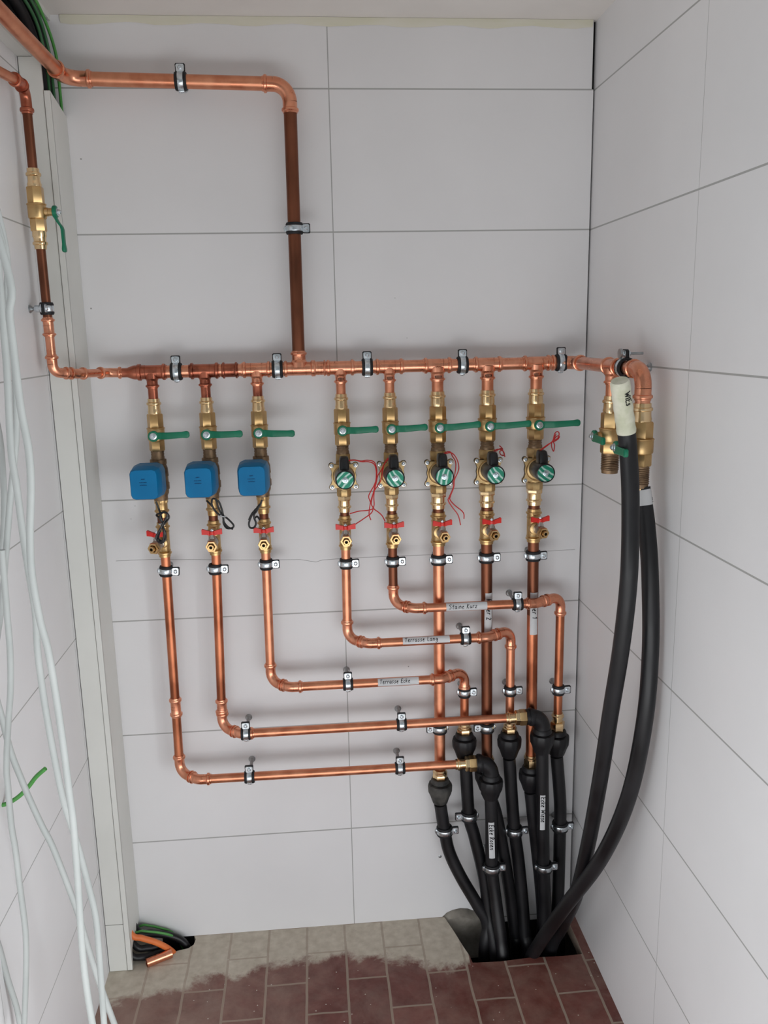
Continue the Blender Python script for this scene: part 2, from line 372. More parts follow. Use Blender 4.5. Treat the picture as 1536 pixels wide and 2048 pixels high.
b.rings([[Vector(p) for p in r] for r in R])
S(b.build('floor_pit_edge', 'concrete'))
# yellowed sealant line between ceiling and back wall
R = []
for i in range(60):
    x = xs + .02 + (XR - .03 - xs) * i / 59
    hgt = .016 + .0025 * math.sin(i * .7) + random.uniform(-.001, .001)
    R.append([Vector((x, -.0005, ZC - hgt)), Vector((x, -.003, ZC - hgt * .6)), Vector((x, -.004, ZC - .0005)), Vector((x, .0, ZC - .0005))])
b = MB(); b.rings(R); S(b.build('trim_4', 'sealant'))
# hairline crack and small marks in the wall tiles
ck = px([(232, 1122), (300, 1119), (390, 1119), (450, 1120), (520, 1120), (600, 1119), (618, 1122), (632, 1124), (645, 1120), (700, 1116), (800, 1112), (900, 1108), (1000, 1105), (1100, 1102), (1150, 1099)], -.0002)
b = MB(); b.tube(ck, .0005, 5); b.build('hairline_crack', 'crack', wb_o)
for (u, v, r) in [(162, 318, .0018), (182, 617, .0018), (880, 1713, .0045), (817, 1333, .0015), (790, 596, .001), (814, 676, .001), (262, 1038 + 0, .001), (270, 1012, .001)]:
    p = at(u, v, 0); b = MB(); b.lathe([(0, r), (.0006, r * .8)], frame(p, (0, -1, 0)), 10); b.build('wall_mark', 'crack' if r < .004 else 'zinc_dull', wb_o)

# ------------------------------------------------------------------ copper pipework
def socket(b, p, d, rf, r, L=.022):
    """press socket: from the fitting body at p outwards along d"""
    m = frame(p, d)
    b.lathe([(0, rf), (L * .45, rf), (L * .52, rf + .0004), (L * .58, rf + .0026), (L * .70, rf + .0031), (L * .82, rf + .0026), (L * .87, rf + .0003), (L, rf), (L, r)], m, 28, (False, True))
def arc(P, A, B, n=10):
    """circular fillet from A to B around corner P"""
    A, B, P = Vector(A), Vector(B), Vector(P)
    d1 = (A - P); d2 = (B - P); t = d1.length
    th = d1.angle(d2); h = t / math.cos(th / 2); C = P + (d1.normalized() + d2.normalized()).normalized() * h
    a = A - C; c = B - C; ang = a.angle(c); out = []
    for i in range(n + 1):
        k = i / n; out.append(C + (a * math.sin((1 - k) * ang) + c * math.sin(k * ang)) / math.sin(ang))
    return out
def run(parent, pts, r, mats, elbows=None, fit='copper_fit', Rb=None, start=0, end=0, sock=None, loc=Vector()):
    """straight pipes and press elbows along pts; local to loc"""
    pts = [Vector(p) - loc for p in pts]; n = len(pts); rf = r + .0013; Rb = Rb or r * 2.5; L = sock or .022
    ends = []
    for i in range(1, n - 1):
        d1 = (pts[i - 1] - pts[i]).normalized(); d2 = (pts[i + 1] - pts[i]).normalized()
        th = PI - d1.angle(d2); t = Rb * math.tan(th / 2)
        if i in (elbows or {}): t = elbows[i]
        ends.append((i, d1, d2, t))
    prev = pts[0]
    info = {0: 0, n - 1: 0}
    for i, d1, d2, t in ends: info[i] = t
    for i, d1, d2, t in ends:
        A = pts[i] + d1 * t; B = pts[i] + d2 * t
        s1 = (pts[i - 1] - pts[i]).length - t - info[i - 1]; s2 = (pts[i + 1] - pts[i]).length - t - info[i + 1]
        l1 = L if i - 1 == 0 else min(L, s1 * .5); l2 = L if i + 1 == n - 1 else min(L, s2 * .5)
        b = MB(); b.tube(arc(pts[i], A, B), rf, 28, (False, False))
        socket(b, A, d1, rf, r, max(l1, .004)); socket(b, B, d2, rf, r, max(l2, .004))
        b.build('elbow_fitting', fit, parent)
    for i in range(n - 1):
        d = (pts[i + 1] - pts[i]).normalized(); a = pts[i] + d * info[i]; c = pts[i + 1] - d * info[i + 1]
        if (c - a).length < .03: continue
        b = MB(); b.tube([a, c], r, 28); b.build('pipe', mats[i] if isinstance(mats, (list, tuple)) else mats, parent)
def coupling(parent, p, d, r, half=.020, fit='copper_fit'):
    b = MB(); rf = r + .0013; p = Vector(p); d = Vector(d).normalized()
    b.tube([p - d * .004, p + d * .004], rf, 28, (False, False)); socket(b, p + d * .003, d, rf, r, half); socket(b, p - d * .003, -d, rf, r, half)
    return b.build('coupling', fit, parent)
def tee(parent, p, axis, br, r, rb, half=.030, bl=.033, fit='copper_fit', mark=False):
    b = MB(); p = Vector(p); axis = Vector(axis).normalized(); br = Vector(br).normalized(); rf = r + .0013; rfb = rb + .0013
    b.tube([p - axis * (half - .02), p + axis * (half - .02)], rf, 28, (False, False))
    socket(b, p + axis * (half - .021), axis, rf, r); socket(b, p - axis * (half - .021), -axis, rf, r)
    m = frame(p, br)
    b.lathe([(rf * .2, rfb + .004), (rf * .95, rfb + .0035), (rf * 1.12, rfb + .0012), (rf * 1.3, rfb)], m, 28, (False, False))
    socket(b, p + br * (rf * 1.25), br, rfb, rb, bl - rf * 1.25)
    o = b.build('tee_fitting', fit, parent)
    if mark:
        q = MB(); z = rf * 1.25 + .0035
        for (a0, a1, z0, z1) in ((-.55, .55, 0, .0009), (-.55, .55, .0036, .0045), (-.55, -.45, 0, .0045), (.45, .55, 0, .0045), (-.4, .4, .0018, .0026)):
            nn = 6; R = []
            for i in range(nn + 1):
                a = a0 + (a1 - a0) * i / nn; R.append([p + Vector(((rfb + rr_) * math.sin(a), -(rfb + rr_) * math.cos(a), -(z + zz))) for rr_, zz in ((.0001, z0), (.0004, z0), (.0004, z1), (.0001, z1))])
            q.rings(R)
        q.build('size_mark', 'blackmark', o)
    return o

YC = -.055; ZH = 1.485
XC = [-.417, -.300, -.184, .005, .117, .228, .345, .460]
BIG = [0, 0, 0, 0, 0, 1, 1, 1]
RP = [.0108] * 5 + [.0136] * 3

# header
hdr = T('copper_header_pipe', 'long horizontal copper header pipe feeding all eight valve drops and turning onto the right wall', 'pipe', (0, YC, ZH))
L0 = Vector((0, YC, ZH))
XH, YT, YE = .548, -.318, -.478
run(hdr, [(-.435, YC, ZH), (XH, YC, ZH), (XH, YE, ZH), (XH, YE, 1.418)], .014, ['copper_fit', 'copper_fit', 'copper_fit'], Rb=.034, loc=L0)
for i, x in enumerate(XC):
    tee(hdr, (x, 0, 0), (1, 0, 0), (0, 0, -1), .014, RP[i], .033, .036, 'copper_dull' if i < 2 else 'copper_fit', mark=i > 2)
    b = MB(); b.tube([(x, 0, -.03), (x, 0, -.068)], RP[i], 24); b.build('branch_stub', 'copper_dull' if i < 3 else 'copper', hdr)
tee(hdr, (-.088, 0, 0), (1, 0, 0), (0, 0, 1), .014, .014, .036, .040)
coupling(hdr, (-.042, 0, 0), (1, 0, 0), .014, .012)
coupling(hdr, (-.243, 0, 0), (1, 0, 0), .014, .016, 'copper_dull')
tee(hdr, (XH, YT - YC, 0), (0, 1, 0), (0, 0, -1), .014, .014, .034, .036)
b = MB(); b.tube([(XH, YT - YC, -.03), (XH, YT - YC, -.07)], .0136, 24); b.build('branch_stub', 'copper', hdr)
b = MB()
b.lathe([(-.485, .0104), (-.483, .0104), (-.470, .0104), (-.466, .0122), (-.456, .0155), (-.453, .0158), (-.445, .0158), (-.4435, .0185), (-.440, .0185), (-.4385, .0158), (-.43, .0158)], FX, 28)
b.build('reducer', 'copper_dull', hdr)

# supply pipe rising to the upper left
sp = T('copper_supply_pipe', 'thick copper pipe rising dark brown from the header, then running left to the ceiling slot', 'pipe', (-.086, YC, 1.525))
L1 = Vector((-.086, YC, 1.525))
ZU = 2.080
pA = Vector((-.548, YC, ZU + .010)); pB = at(0, 22, -.36); pB = pA + (pB - pA) * 1.9
run(sp, [(-.088, YC, 1.522), (-.085, YC, ZU), tuple(pA), tuple(pB)], .014, ['copper_brown', 'copper', 'copper'], Rb=.036, loc=L1)

# thin left pipe: two things around the ball valve
XV, YV = -.590, -.193
lp = T('copper_riser_pipe', 'thin dark copper pipe on the left wall above the left ball valve', 'pipe', (XV, YV, 1.89))
q0 = at(0, 152, -.30); q0 = Vector((XV, YV, 2.028)) + (q0 - Vector((XV, YV, 2.028))) * 2.2
run(lp, [(XV, YV, 1.885), (XV, YV, 2.028), (XV + .002, YV - .035, 2.036), tuple(q0)], .009, ['copper_brown', 'copper', 'copper'], Rb=.02, sock=.024, loc=Vector((XV, YV, 1.89)), fit='copper_dull')
lq = T('copper_riser_pipe', 'thin copper pipe below the left ball valve, bending round the duct to the header', 'pipe', (XV, YV, 1.50))
LQ = Vector((XV, YV, 1.50))
b = MB(); b.tube([Vector((XV, YV, 1.737)) - LQ, Vector((XV, YV, 1.600)) - LQ], .009, 24); b.build('pipe', 'copper_brown', lq)
run(lq, [(XV, YV, 1.605), (XV, YV, 1.494), (-.552, -.150, 1.489), (-.512, YC, 1.486), (-.482, YC, 1.485)], .009, ['copper_fit', 'copper_fit', 'copper_fit', 'copper_fit'], Rb=.018, sock=.02, loc=LQ)
coupling(lq, Vector((XV, YV, 1.585)) - LQ, (0, 0, 1), .009, .016)

# the eight drops: lower copper pipes
def tmat(i): return ['copper_patchy', 'copper_patchy', 'copper', 'copper', 'copper_patchy', 'copper', 'copper_brown', 'copper_patchy'][i]
ORD = ['leftmost', 'second', 'third', 'fourth', 'fifth', 'sixth', 'seventh', 'eighth']
YF = -.09
drops = []
def drop(i, label, pts, mats, **kw):
    loc = Vector(pts[0]); t = T('copper_drop_pipe', label, 'pipe', loc, group=None); run(t, pts, RP[i], mats, loc=loc, **kw); drops.append((t, loc)); return t, loc
Z0 = 1.064
t1, l1 = drop(0, 'outermost L-shaped copper pipe, forming the lowest horizontal run', [(-.417, YC, Z0), (-.421, YC, .506), (-.372, YF, .503), (.266, YF, .501)], ['copper_patchy', 'copper', 'copper'])
coupling(t1, Vector((-.4195, YC, .680)) - l1, (0, 0, 1), RP[0], .022)
t2, l2 = drop(1, 'L-shaped copper pipe whose horizontal run is second from the bottom, no paper label', [(-.300, YC, Z0), (-.311, YC, .620), (-.262, YF, .617), (.392, YF, .618)], ['copper_patchy', 'copper', 'copper'])
coupling(t2, Vector((-.309, YC, .672)) - l2, (0, 0, 1), RP[1], .020)
t3, l3 = drop(2, 'copper pipe with the paper label Terrasse Ecke on its horizontal run', [(-.184, YC, Z0), (-.187, YC, .733), (-.140, YF, .731), (.228, YF, .731), (.291, YC, .735), (.291, YC, .606)], ['copper', 'copper', 'copper', 'copper', 'copper_patchy'])
t4, l4 = drop(3, 'copper pipe with the paper label Terrasse Lang on its horizontal run', [(.005, YC, Z0), (.003, YC, .834), (.052, YF, .832), (.343, YF, .833), (.407, YC, .837), (.407, YC, .612)], ['copper', 'copper', 'copper', 'copper', 'copper'])
t5, l5 = drop(4, 'copper pipe with its paper label on the uppermost horizontal run, dark above the first bend', [(.117, YC, Z0), (.117, YC, .917), (.163, YF, .915), (.462, YF, .914), (.531, YC, .918), (.531, YC, .600)], ['copper_brown', 'copper', 'copper', 'copper', 'copper_patchy'])
t6, l6 = drop(5, 'bright straight vertical copper pipe passing behind all the horizontal runs', [(.228, YC, Z0), (.228, YC, .476)], ['copper'])
t7, l7 = drop(6, 'brown tarnished straight vertical copper pipe, label ending in 2', [(.345, YC, Z0), (.349, YC, .50)], ['copper_brown'])
loc = Vector((.460, YC, Z0)); t8 = T('copper_drop_pipe', 'straight vertical copper pipe nearest the right corner, dark above its label ending in 1', 'pipe', loc); l8 = loc
b = MB(); b.tube([(0, 0, 0), (.001, 0, -.19)], RP[7], 28); b.build('pipe', 'copper_brown', t8)
b = MB(); b.tube([(.001, 0, -.19), (.004, 0, -.572)], RP[7], 28); b.build('pipe', 'copper_patchy', t8)

# ------------------------------------------------------------------ handwriting
G = {'S': (.6, [[(.58, .9), (.3, 1), (.05, .8), (.3, .55), (.52, .3), (.3, 0), (0, .12)]]), 't': (.45, [[(.25, 1), (.18, .1), (.4, 0)], [(0, .65), (.45, .7)]]),
     'r': (.4, [[(.1, .6), (.06, 0)], [(.08, .4), (.22, .6), (.4, .56)]]), 'ä': (.55, [[(.45, .55), (.15, .6), (.02, .2), (.2, 0), (.42, .3), (.45, .6), (.45, .05), (.55, 0)], [(.15, .85), (.18, .9)], [(.38, .86), (.41, .91)]]),
     'a': (.55, [[(.45, .55), (.15, .6), (.02, .2), (.2, 0), (.42, .3), (.45, .6), (.45, .05), (.55, 0)]]), 'i': (.22, [[(.1, .6), (.08, 0)], [(.13, .82), (.15, .9)]]),
     'n': (.5, [[(.05, .6), (.04, 0)], [(.05, .4), (.25, .62), (.4, .45), (.4, 0)]]), 'e': (.48, [[(.04, .3), (.38, .42), (.3, .62), (.08, .45), (.06, .12), (.25, 0), (.45, .1)]]),
     'K': (.6, [[(.08, 1), (.04, 0)], [(.5, .95), (.1, .45), (.5, 0)]]), 'k': (.5, [[(.08, 1), (.04, 0)], [(.4, .6), (.1, .3), (.42, 0)]]), 'u': (.5, [[(.05, .6), (.05, .15), (.2, 0), (.4, .2), (.42, .6), (.42, .05), (.5, 0)]]),
     'z': (.45, [[(.05, .58), (.38, .6), (.04, .03), (.42, .05)]]), 'T': (.6, [[(0, .95), (.6, 1)], [(.32, .97), (.28, 0)]]), 's': (.42, [[(.38, .55), (.18, .62), (.08, .45), (.32, .2), (.18, 0), (0, .06)]]),
     'E': (.5, [[(.5, 1), (.06, .97), (.04, 0), (.5, .04)], [(.06, .5), (.4, .54)]]), 'c': (.42, [[(.4, .52), (.18, .6), (.03, .3), (.15, .02), (.4, .08)]]), 'L': (.5, [[(.14, 1), (.05, .04), (.5, .02)]]),
     'o': (.48, [[(.25, .6), (.04, .35), (.2, 0), (.42, .25), (.25, .6)]]), 'g': (.5, [[(.42, .55), (.12, .6), (.04, .25), (.25, .1), (.42, .55), (.42, -.2), (.2, -.35), (.04, -.2)]]),
     'm': (.7, [[(.05, .6), (.04, 0)], [(.05, .4), (.2, .62), (.32, .45), (.32, 0)], [(.32, .42), (.5, .62), (.62, .42), (.62, 0)]]), '1': (.35, [[(.02, .65), (.25, 1), (.2, 0)]]),
     '2': (.5, [[(.05, .8), (.25, 1), (.42, .75), (.02, .02), (.48, .06)]]), 'W': (.8, [[(.02, 1), (.18, 0), (.4, .7), (.55, 0), (.78, 1)]]), 'w': (.6, [[(.02, .6), (.14, 0), (.3, .5), (.42, 0), (.58, .6)]]), 'I': (.2, [[(.1, 1), (.08, 0)]]),
     'R': (.55, [[(.06, 0), (.08, 1), (.4, .95), (.4, .6), (.1, .5), (.5, 0)]]), 'F': (.5, [[(.5, 1), (.06, .97), (.04, 0)], [(.06, .5), (.4, .54)]]), ' ': (.35, []), 'P': (.5, [[(.06, 0), (.08, 1), (.4, .9), (.38, .55), (.1, .5)]])}
def write(text, h, surf, sw=.0009, slant=.12, gap=.14):
    """strokes as thin raised ribbons on surface surf(s, t, lift)"""
    b = MB(); x = 0; rnd = random.Random(text)
    for c in text:
        wd, st = G[c]; dy = rnd.uniform(-.04, .04)
        for s_ in st:
            P = []
            for i in range(len(s_) - 1):
                (x0, y0), (x1, y1) = s_[i], s_[i + 1]; n = 3
                for k in range(n): P.append((x0 + (x1 - x0) * k / n, y0 + (y1 - y0) * k / n))
            P.append(s_[-1])
            P = [((x + a + slant * bb) * h, (bb + dy) * h) for a, bb in P]
            R = []
            for i, (a, bb) in enumerate(P):
                a1, b1 = P[min(i + 1, len(P) - 1)]; a0, b0 = P[max(i - 1, 0)]
                dx, dy_ = a1 - a0, b1 - b0; l = math.hypot(dx, dy_) or 1; nx, ny = -dy_ / l * sw / 2, dx / l * sw / 2
                R.append([surf(a + nx, bb + ny, 0), surf(a + nx, bb + ny, .00025), surf(a - nx, bb - ny, .00025), surf(a - nx, bb - ny, 0)])
            b.rings([[Vector(p) for p in r] for r in R])
        x += wd + gap
    return b, x * h
def paper(parent, loc, O, a, bdir, r, length, half, text, h, s0, t0, sw=.0010, shift=0):
    """strip of paper tape on a pipe with handwriting. O: start on the axis, a: reading direction, bdir: up direction of the letters"""
    O = Vector(O) - loc; a = Vector(a).normalized(); bd = Vector(bdir); bd = (bd - a * bd.dot(a)).normalized(); n = bd.cross(a) * -1
    if n.y > 0: n = -n
    def surf(s, t, lift):
        th = shift + t / r
        return O + a * s + (n * math.cos(th) + bd * math.sin(th)) * (r + .0005 + lift)
    b = MB(); R = []; k = 12
    for i in range(k + 1):
        th = (-half + 2 * half * i / k) * r
        R.append([surf(0, th, -.0002), surf(0, th, 0), surf(length, th, 0), surf(length, th, -.0002)])
    b.rings([[Vector(p) for p in q] for q in R])
    o = b.build('paper_label', 'paper', parent); o['label'] = 'white paper label with handwriting'
    q, wd = write(text, h, lambda s, t, l: surf(s + s0, t + t0, l + .0001), sw)
    q.build('handwriting', 'blackmark', o)
    return o
xa, xb = at(893, 1216, YF - .012).x, at(975, 1216, YF - .012).x
paper(t5, l5, (xa, YF, .915), (1, 0, 0), (0, 0, 1), RP[4], xb - xa, 1.0, 'Stäine Kurz', .0104, .006, -.004, sw=.0012, shift=.15)
xa, xb = at(806, 1281, YF - .012).x, at(900, 1281, YF - .012).x
paper(t4, l4, (xa, YF, .8325), (1, 0, 0), (0, 0, 1), RP[3], xb - xa, .85, 'Terrasse Lang', .0102, .004, -.0035, sw=.0012, shift=.55)
xa, xb = at(756, 1363, YF - .012).x, at(838, 1363, YF - .012).x
paper(t3, l3, (xa, YF, .731), (1, 0, 0), (0, 0, 1), RP[2], xb - xa, .95, 'Terrasse Ecke', .0096, .004, -.003, sw=.0012, shift=.35)
za, zb = at(974, 1187, YC - .014).z, at(974, 1272, YC - .014).z
paper(t7, l7, (.347, YC, za), (.004, 0, -1), (1, 0, 0), RP[6], za - zb, .75, 'Ramer 2', .0122, .014, -.004, sw=.0018)
za, zb = at(1067, 1186, YC - .014).z, at(1067, 1270, YC - .014).z
paper(t8, l8, (.4610, YC, za), (.004, 0, -1), (1, 0, 0), RP[7], za - zb, .72, 'Ramer 1', .0122, .014, -.004, sw=.0018)

# ------------------------------------------------------------------ pipe clamps
_clamps = {}
def clamp(r, wall, label, loc, rot=None, group=None, style=0):
    key = (round(r, 4), round(wall, 4), style)
    def mk():
        t = T('pipe_clamp', label, 'pipe clamp')
        b = MB(); b.lathe([(-.0122, r + .0002), (-.0122, r + .0034), (-.0085, r + .0050), (-.0060, r + .0046), (-.0058, r + .0028), (.0058, r + .0028), (.0060, r + .0046), (.0085, r + .0050), (.0122, r + .0034), (.0122, r + .0002)], seg=32, caps=(False, False))
        o = b.build('rubber_lining', 'rubber', t)
        b = MB(); b.lathe([(-.0058, r + .0028), (-.0058, r + .0044), (-.0048, r + .0049), (.0048, r + .0049), (.0058, r + .0044), (.0058, r + .0028)], seg=32, caps=(False, False))
        b.build('metal_band', 'zinc', t)
        e0, e1 = r + .002, r + .0185
        b = MB(); b.poly([(e0, -.0100), (e1, -.0104), (e1 + .0018, -.0085), (e1 + .0018, .0085), (e1, .0104), (e0, .0100)], -.0012, .0032, FY)
        b.build('rubber_pad', 'rubber', t)
        b = MB()
        for (ya, yb) in ((.0034, .0052), (-.0050, -.0034)):
            b.poly([(e0, -.0056), (e0 + .004, -.0082), (e1 - .003, -.0086), (e1 - .0003, -.007), (e1, 0), (e1 - .0003, .007), (e1 - .003, .0086), (e0 + .004, .0082), (e0, .0056)], ya, yb, FY)
        b.build('clamp_ear', 'zinc', t)
        b = MB(); mm = TR(r + .0115, 0, 0) @ FY
        b.lathe([(.0052, .0048), (.0075, .0046), (.0088, .0030), (.0080, .0022), (.0068, .0018)], mm, 16); b.cyl(-.012, .0055, .0024, mm, 12); b.hexa(-.0085, -.0052, .0042, mm)
        b.build('screw', 'zinc', t)
        b = MB(); b.lathe([(-.0056, .0034), (0, .0046), (.0056, .0034)], TR(-r - .0052, 0, 0), 14); b.build('hinge', 'zinc', t)
        y0 = r + .0035
        b = MB(); b.hexa(-y0 - .011, -y0, .0075, FY); b.build('rod_nut', 'zinc', t)
        b = MB(); pr = []; z = y0 + .008
        while z < wall - .0005:
            pr += [(-z, .0038), (-z - .0006, .0042)]; z += .0013
        b.lathe(pr + [(-wall, .0040)], FY, 12); b.build('threaded_rod', 'zinc_dull', t)
        b = MB(); b.lathe([(-wall, .0085), (-wall + .002, .0085), (-wall + .0026, .0075), (-wall + .006, .0052), (-wall + .0062, .004)], FY, 20); b.build('wall_plug', 'zinc_dull', t)
        return t
    if key not in _clamps: _clamps[key] = t = mk()
    else: t = copy_tree(_clamps[key])
    place(t, loc, rot)
    t['label'] = label
    if group: t['group'] = group
    return t
def RY(a): return Matrix.Rotation(math.radians(a), 4, 'Y')
def RZ(a): return Matrix.Rotation(math.radians(a), 4, 'Z')
UP = RY(-90)   # ear upwards on a horizontal pipe
hl = ['black lined clamp on the header between the leftmost and second drops', 'black lined clamp on the header just left of the dark supply riser',
      'black lined clamp on the header between the fourth and fifth drops', 'black lined clamp on the header between the sixth and seventh drops', 'black lined clamp on the header at its right end beside the wall corner']
for lb, x in zip(hl, (-.362, -.137, .0665, .286, .517)):
    clamp(.0150, -YC, lb, (x, YC, ZH), UP, 'header clamps')
clamp(.0140, -YC, 'clamp on the uppermost horizontal pipe below the ceiling', (-.311, YC, ZU + .005), UP @ Matrix.Identity(4))
clamp(.0141, -YC, 'clamp halfway up the dark vertical supply pipe', (-.0862, YC, 1.788))
for i, x in enumerate(XC):
    dz = 1.024
    clamp(RP[i] + .0001, -YC, 'clamp holding the %s vertical pipe from the left, just below its red drain handle' % ORD[i].replace('leftmost', 'first'), (x - (.004 if i == 1 else .001 if i == 0 else 0), YC, dz + (.006 if i in (2,) else 0)),
          RY(4) if i == 0 else (RY(2) if i == 1 else None), 'clamps under the drain cocks')
def hc(u, v, z, label): clamp(RP[0] + .0002, -YF, label, (at(u, v, YF).x, YF, z), UP, 'clamps on the horizontal runs')
hc(1035, 1203, .914, 'clamp on the uppermost horizontal run, beside the eighth drop')
hc(931, 1277, .833, 'clamp on the Terrasse Lang run, right of its paper label')
hc(696, 1367, .731, 'clamp on the Terrasse Ecke run, left of its paper label')
hc(492, 1463, .617, 'left clamp on the second-lowest horizontal run')
hc(803, 1445, .618, 'right clamp on the second-lowest horizontal run')
hc(499, 1550, .502, 'left clamp on the lowest horizontal run')
hc(800, 1533, .501, 'right clamp on the lowest horizontal run')
for (u, v, x, lb) in ((930, 1384, .291, 'clamp on the short copper leg directly under the Terrasse Ecke elbow'), (1020, 1381, .407, 'clamp on the copper leg under the Terrasse Lang elbow'), (1119, 1379, .531, 'clamp on the rightmost copper leg beside the corner')):
    clamp(RP[0] + .0001, -YC + 0, lb, (x, YC, at(u, v, YC).z), None, 'clamps on the short legs')
clamp(RP[5], -YC + 0, 'clamp behind the second-lowest run on the bright straight pipe', (.228, YC, at(881, 1456, YC).z), RY(180))
clamp(RP[6], -YC + 0, 'clamp behind the second-lowest run on the brown straight pipe', (.3485, YC, at(975, 1454, YC).z), RY(180))
clamp(.0091, .034, 'small clamp on the thin left pipe, its rod in the left wall', (XV, YV, 1.622), RZ(90) @ RY(180))
RIGHT = Matrix(((0, 1, 0, 0), (0, 0, 1, 0), (1, 0, 0, 0), (0, 0, 0, 1)))
clamp(.0151, XR - XH, 'clamp around the header end on the right wall, long bolt above', (XH, -.385, ZH), RIGHT)
tb = [o for o in COL.objects if o.get('label', '').startswith('clamp around the header end')][0]
b = MB(); b.tube([(.0272, -.012, 0), (.0272, .034, 0)], .0026, 12); b.build('long_bolt', 'zinc_dull', tb)
b = MB(); b.lathe([(-.0135, .0095), (-.0105, .0100), (-.0095, .0098)], TR(.0272, 0, 0) @ Matrix.Rotation(PI, 4, 'Z') @ FY, 20); b.build('washer', 'zinc_dull', tb)

# ------------------------------------------------------------------ ball valves
_bv = {}
def ball_valve(kind, label, loc, rot=None, lever=0, group=None):
    """kind 0 small, 1 large, 2 extra large on the right wall, 3 small with press ends both sides"""
    if kind not in _bv:
        t = T('ball_valve', label, 'ball valve')
        s, rp = {0: (1.0, .0108), 1: (1.13, .0136), 2: (1.22, .0140), 4: (1.22, .0140), 3: (.92, .009)}[kind]
        rh = .0178 * s; rm = .0192 * s
        b = MB(); b.hexa(.012, .047, rh, n=8 if kind == 1 else 6, ph=PI / 8 if kind == 1 else 0); b.hexa(-.037, -.012, rh * .97, n=8 if kind == 1 else 6, ph=PI / 8 if kind == 1 else 0)
        b.lathe([(-.0125, rm * .95), (-.0105, rm), (.0125, rm), (.0145, rm * .95)], seg=28)
        b.lathe([(.0125, rm + .0004), (.0135, rm + .0012), (.0150, rm + .0012), (.0160, rm * .96)], seg=28)
        b.lathe([(.010, .0085), (rm + .004, .0085), (rm + .0045, .0075), (.030, .0075)], FY, 20)
        b.build('valve_body', 'brass', t)
        pc = MB(); rf = rp + .0028
        pc.lathe([(.046, rh * .80), (.052, rh * .84), (.055, rf + .0005), (.060, rf), (.066, rf), (.0675, rf + .0024), (.0705, rf + .0028), (.0725, rf + .0022), (.0735, rf), (.081, rf - .0006), (.081, rp)], seg=28)
        pc.build('press_connector', 'brass_bright', t)
        if kind in (3,):
            pc = MB(); pc.lathe([(-.036, rh * .80), (-.046, rh * .84), (-.049, rf + .0005), (-.056, rf), (-.0575, rf + .0024), (-.0605, rf + .0028), (-.0625, rf + .0022), (-.0635, rf), (-.071, rf - .0006), (-.071, rp)], seg=28)
            pc.build('press_connector', 'brass_bright', t)
        if kind in (2, 4):
            b = MB(); pr = [(-.034, rh * .82)]; z = -.040
            while z > -.072: pr += [(z, rh * .80), (z - .0008, rh * .86), (z - .0016, rh * .80)]; z -= .0036
            b.lathe(pr + [(-.078, rh * .76), (-.078, rh * .6), (-.06, rh * .6)], seg=28); b.build('threaded_end', 'brass_dark', t)
        ln = {0: .079, 1: .091, 2: .082, 3: .075, 4: .088}[kind]
        h = MB()
        ex_ = .012 if kind == 2 else 0; h.lathe([(.0305 + ex_, .0108), (.032 + ex_, .0122), (.037 + ex_, .0122), (.0385 + ex_, .0108)], FY, 24)
        ex = .012 if kind == 2 else 0
        if ex: h.lathe([(.028, .007), (.0305 + ex, .007)], FY, 16)
        st = [(.004, .0345, .0080, .0026), (.012, .035, .0080, .0026), (.020, .039, .0078, .0026), (.028, .0445, .0078, .0026), (.034, .046, .0076, .0028), (ln - .014, .046, .0070, .0028), (ln - .010, .046, .0074, .0034), (ln - .004, .046, .0080, .0042), (ln, .046, .0066, .0040), (ln + .002, .046, .0034, .0025)]
        st = [(x, y + ex, a_, c_) for x, y, a_, c_ in st]
        R = []
        for x, y, hz, hy in st:
            R.append([Vector((x, -y + hy * math.copysign(abs(math.cos(a)) ** .45, math.cos(a)), hz * math.copysign(abs(math.sin(a)) ** .45, math.sin(a)))) for a in [2 * PI * k / 16 for k in range(16)]])
        h.rings(R)
        ho = h.build('lever_handle', 'green', t)
        b = MB(); FE = TR(0, -ex, 0) @ FY; b.lathe([(.0385, .0078), (.0395, .0078), (.0400, .0070)], FE, 20); b.hexa(.0400, .0440, .0056, FE); b.cyl(.044, .0462, .0030, FE, 12)
        b.build('handle_nut', 'zinc', ho)
        _bv[kind] = t
    else: t = copy_tree(_bv[kind])
    t['label'] = label
    if group: t['group'] = group
    place(t, loc, rot)
    for c in t.children:
        if c.name.startswith('lever'): c.rotation_euler = (0, math.radians(-lever), 0)
    return t
tilt = [2.5, 1, -1, 2, 3.2, 4.6, 3.6, 2.6]
above = ['above the leftmost blue box', 'above the middle blue box', 'above the rightmost blue box', 'above the leftmost green-faced coil', 'above the second green-faced coil', 'above the middle green-faced coil', 'above the fourth green-faced coil', 'above the rightmost green-faced coil']
for i, x in enumerate(XC):
    ball_valve(BIG[i], 'brass ball valve with green lever ' + above[i], (x, YC, 1.345), None, tilt[i], 'ball valves under the header')
ball_valve(3, 'brass ball valve on the thin pipe by the left wall, green lever pointing down', (XV, YV, 1.808), RZ(90), -90)
ball_valve(4, 'open-ended brass ball valve on the right wall, rear of the two', (XH, YT, 1.345), RZ(-90), 0, 'ball valves on the right wall')
ball_valve(2, 'front brass ball valve on the right wall, feeding the curved black hose', (XH, YE, 1.343), RZ(-90), 0, 'ball valves on the right wall')

